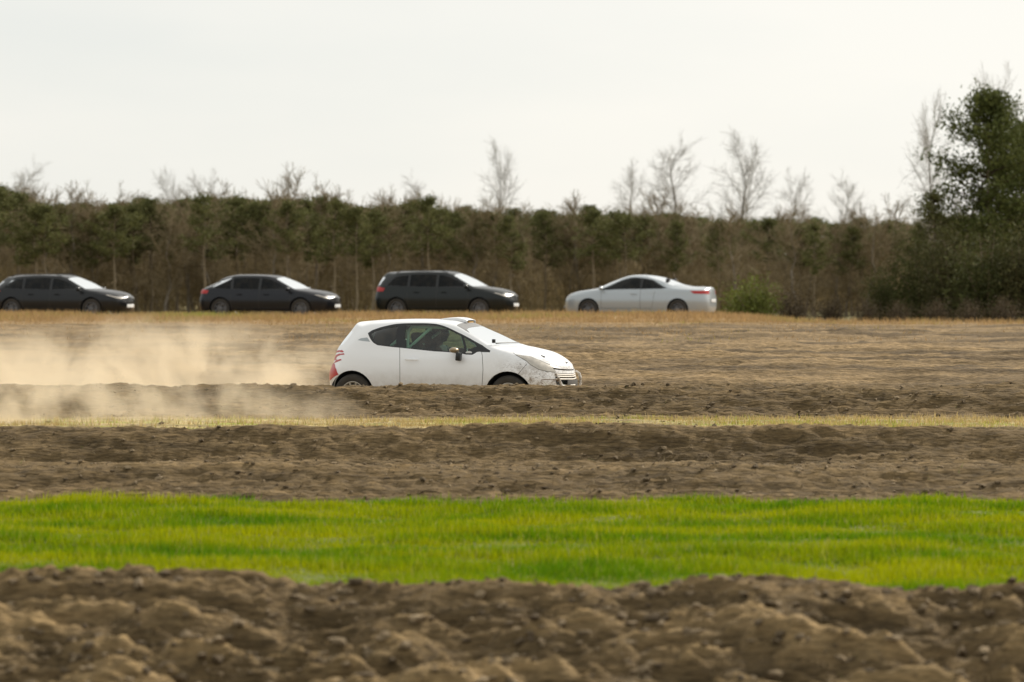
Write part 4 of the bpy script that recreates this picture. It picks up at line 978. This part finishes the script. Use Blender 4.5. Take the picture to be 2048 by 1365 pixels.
db = [proto('db%d' % i, bush_mesh, 510+i, 3.0, 2.4, 900, a, b, .05) for i, (a, b) in enumerate((((.05, .058, .02), (.095, .10, .035)), ((.065, .065, .026), (.11, .105, .045))))]
for i, (px, yy, row, lab) in enumerate([
    (1838, 126, 470, 'dark evergreen bush under the leafless tree left of the big pine'),
    (1905, 123, 440, 'dark evergreen bush at the foot of the big pine, on its left'),
    (1975, 121, 425, 'tall dark evergreen bush directly under the big pine'),
    (2050, 120, 415, 'tall dark evergreen bush cut by the right edge of the view'),
    (1770, 128, 520, 'low dark bush at the left end of the bushes under the pine')]):
    plant(db[i % 2], 'evergreen_bush', px, yy, top_scale(3.0, px, yy, row), i*1.7, lab, 'bush')
bb = proto('bb', bush_mesh, 530, 1.6, 2.2, 330, (.075, .058, .038), (.13, .10, .062), .05)
for i, (px, yy, row) in enumerate([(1585, 124, 575), (1660, 122, 590), (1735, 120, 596), (1800, 118, 600), (1870, 117, 596), (1940, 116, 598), (2010, 116, 592), (2075, 116, 600)]):
    plant(bb, 'brown_bush', px, yy, top_scale(1.6, px, yy, row), i*2.1, 'low brown bush '+('nearest the olive green bush on its right', 'second to the right of the olive green bush', 'just left of the lowest dark evergreen bush', 'in front of the lowest dark evergreen bush', 'before the evergreen under the leafless tree', 'straight below the left side of the big pine', 'below the right side of the big pine', 'cut by the right edge of the view')[i], 'bush', 'brown scrub along the foot of the wood', sxy=1.15)
# tangled undergrowth between the stems, and the depth of the wood behind
def mass(name, n, y0, y1, zlo, zhi, size, ca, cb, label, cat, gtop=None, thin=False):
    rng = np.random.default_rng(len(name)); y = rng.uniform(y0, y1, n); x = rng.uniform(-1, 1, n)*(y*.16+10)
    px = 1024+FPX*x/y; top = CAM_Z+(HOR-np.interp(px, np.arange(-800, 2900, 50), [wall_row(p) for p in np.arange(-800, 2900, 50)])-10-14*noise2(px*.02, px*0, 3))*y/FPX
    z0 = ground_base(x, y); u = rng.uniform(0, 1, n)**.8; z = z0+(zlo+(zhi-zlo)*u)*(top-z0)
    thin_ = .10 if thin else .45
    if thin: u2 = .55+.45*np.clip(.5+fbm(x*.5, y*.5, 3, 160), 0, 1); z = z0+(z-z0)*(.3+.7*u2)
    d1 = rng.normal(0, 1, (n, 3))*(np.array([.35, .35, 1.6]) if thin else np.array([.5, .5, 1.4])); d1 /= np.linalg.norm(d1, axis=1)[:, None]; d2 = np.cross(d1, rng.normal(0, 1, (n, 3))); d2 /= np.linalg.norm(d2, axis=1)[:, None]
    s = size*rng.uniform(.5, 1.5, n)[:, None]; p = np.stack([x, y, z], -1)
    V = np.stack([p-d1*s, p+d1*s, p+d2*s*thin_], 1).reshape(-1, 3)
    t = rng.uniform(0, 1, n)[:, None]; c = np.array(ca)*(1-t)+np.array(cb)*t
    patch = (.7+.5*np.clip(.5+fbm(x*.22, z*.25, 3, 140), 0, 1))[:, None]; c = c*patch
    if gtop is not None:
        g_ = sstep(.52, .82, u+.35*noise2(x*.35, y*0, 150)+.12*sstep(0, -12, x))[:, None]; c = c*(1-g_)+np.array(gtop)*rng.uniform(.7, 1.25, n)[:, None]*g_
    o = mesh_np(name, V, np.arange(3*n).reshape(n, 3), M['needle'], smooth=False, attr=np.repeat(c, 3, 0)); tag(o, label, cat, kind='stuff')
mass('undergrowth', 80000, 143, 164, 0, .62, .24, (.20, .155, .08), (.36, .285, .16), 'tangled brown undergrowth along the foot of the wood', 'undergrowth', thin=True)
mass('dense_woodland', 100000, 166, 190, 0, 1.0, .28, (.15, .125, .068), (.25, .205, .12), 'dim depth of the wood behind the front row of trees', 'woodland', gtop=(.12, .13, .05))

# ------------------------------------------------------------------ dust thrown up behind the racing car
def dust(name, box, dens, label, scale, seed, thr):
    (x0, x1), (y0, y1), (z0, z1) = box
    b = MB(); V = []; F = []; n = 24; m = 12
    b.ell(((x0+x1)/2, (y0+y1)/2, (z0+z1)/2), ((x1-x0)/2, (y1-y0)/2, (z1-z0)/2), 32, 18)
    m, t, pb = new_mat(name+'_air'); t.nodes.remove(pb); nn = t.nodes; l = t.links.new
    c = nn.new('ShaderNodeTexCoord'); mpp = nn.new('ShaderNodeMapping'); mpp.inputs['Scale'].default_value = (.8, .6, .75); mpp.inputs['Location'].default_value = (seed, 0, 0)
    z = nn.new('ShaderNodeTexNoise'); z.inputs['Scale'].default_value = scale; z.inputs['Detail'].default_value = 5; z.inputs['Roughness'].default_value = .6; z.inputs['Distortion'].default_value = .4; l(c.outputs['Object'], mpp.inputs[0]); l(mpp.outputs[0], z.inputs['Vector'])
    r = nn.new('ShaderNodeMapRange'); r.inputs[1].default_value = thr; r.inputs[2].default_value = thr+.16; r.inputs[3].default_value = 0; r.inputs[4].default_value = dens; l(z.outputs['Fac'], r.inputs[0])
    # fades out towards the edge of the cloud
    v1 = nn.new('ShaderNodeVectorMath'); v1.operation = 'SUBTRACT'; v1.inputs[1].default_value = ((x0+x1)/2, (y0+y1)/2, (z0+z1)/2)
    v2 = nn.new('ShaderNodeVectorMath'); v2.operation = 'DIVIDE'; v2.inputs[1].default_value = ((x1-x0)/2, (y1-y0)/2, (z1-z0)/2)
    v3 = nn.new('ShaderNodeVectorMath'); v3.operation = 'LENGTH'; l(c.outputs['Object'], v1.inputs[0]); l(v1.outputs[0], v2.inputs[0]); l(v2.outputs[0], v3.inputs[0])
    f = nn.new('ShaderNodeMapRange'); f.inputs[1].default_value = .35; f.inputs[2].default_value = .98; f.inputs[3].default_value = 1; f.inputs[4].default_value = 0; l(v3.outputs['Value'], f.inputs[0])
    q = nn.new('ShaderNodeMath'); q.operation = 'MULTIPLY'; l(r.outputs[0], q.inputs[0]); l(f.outputs[0], q.inputs[1])
    pv = nn.new('ShaderNodeVolumePrincipled'); pv.inputs['Color'].default_value = (.95, .82, .62, 1); pv.inputs['Anisotropy'].default_value = .3; l(q.outputs[0], pv.inputs['Density'])
    l(pv.outputs[0], nn['Material Output'].inputs['Volume'])
    o = b.build(name, m); tag(o, label, 'dust', kind='stuff'); return o
dust('track_dust', ((-11.5, -1.3), (49.8, 56.5), (-1.2, 1.6)), 1.9, 'pale dust hanging over the track behind the racing hatchback', 1.3, 3, .485)
dust('verge_dust', ((-11, -1.6), (40.5, 46.2), (-.7, 1.0)), 1.4, 'dust drifting over the bank in front of the track at the left', 1.8, 9, .48)
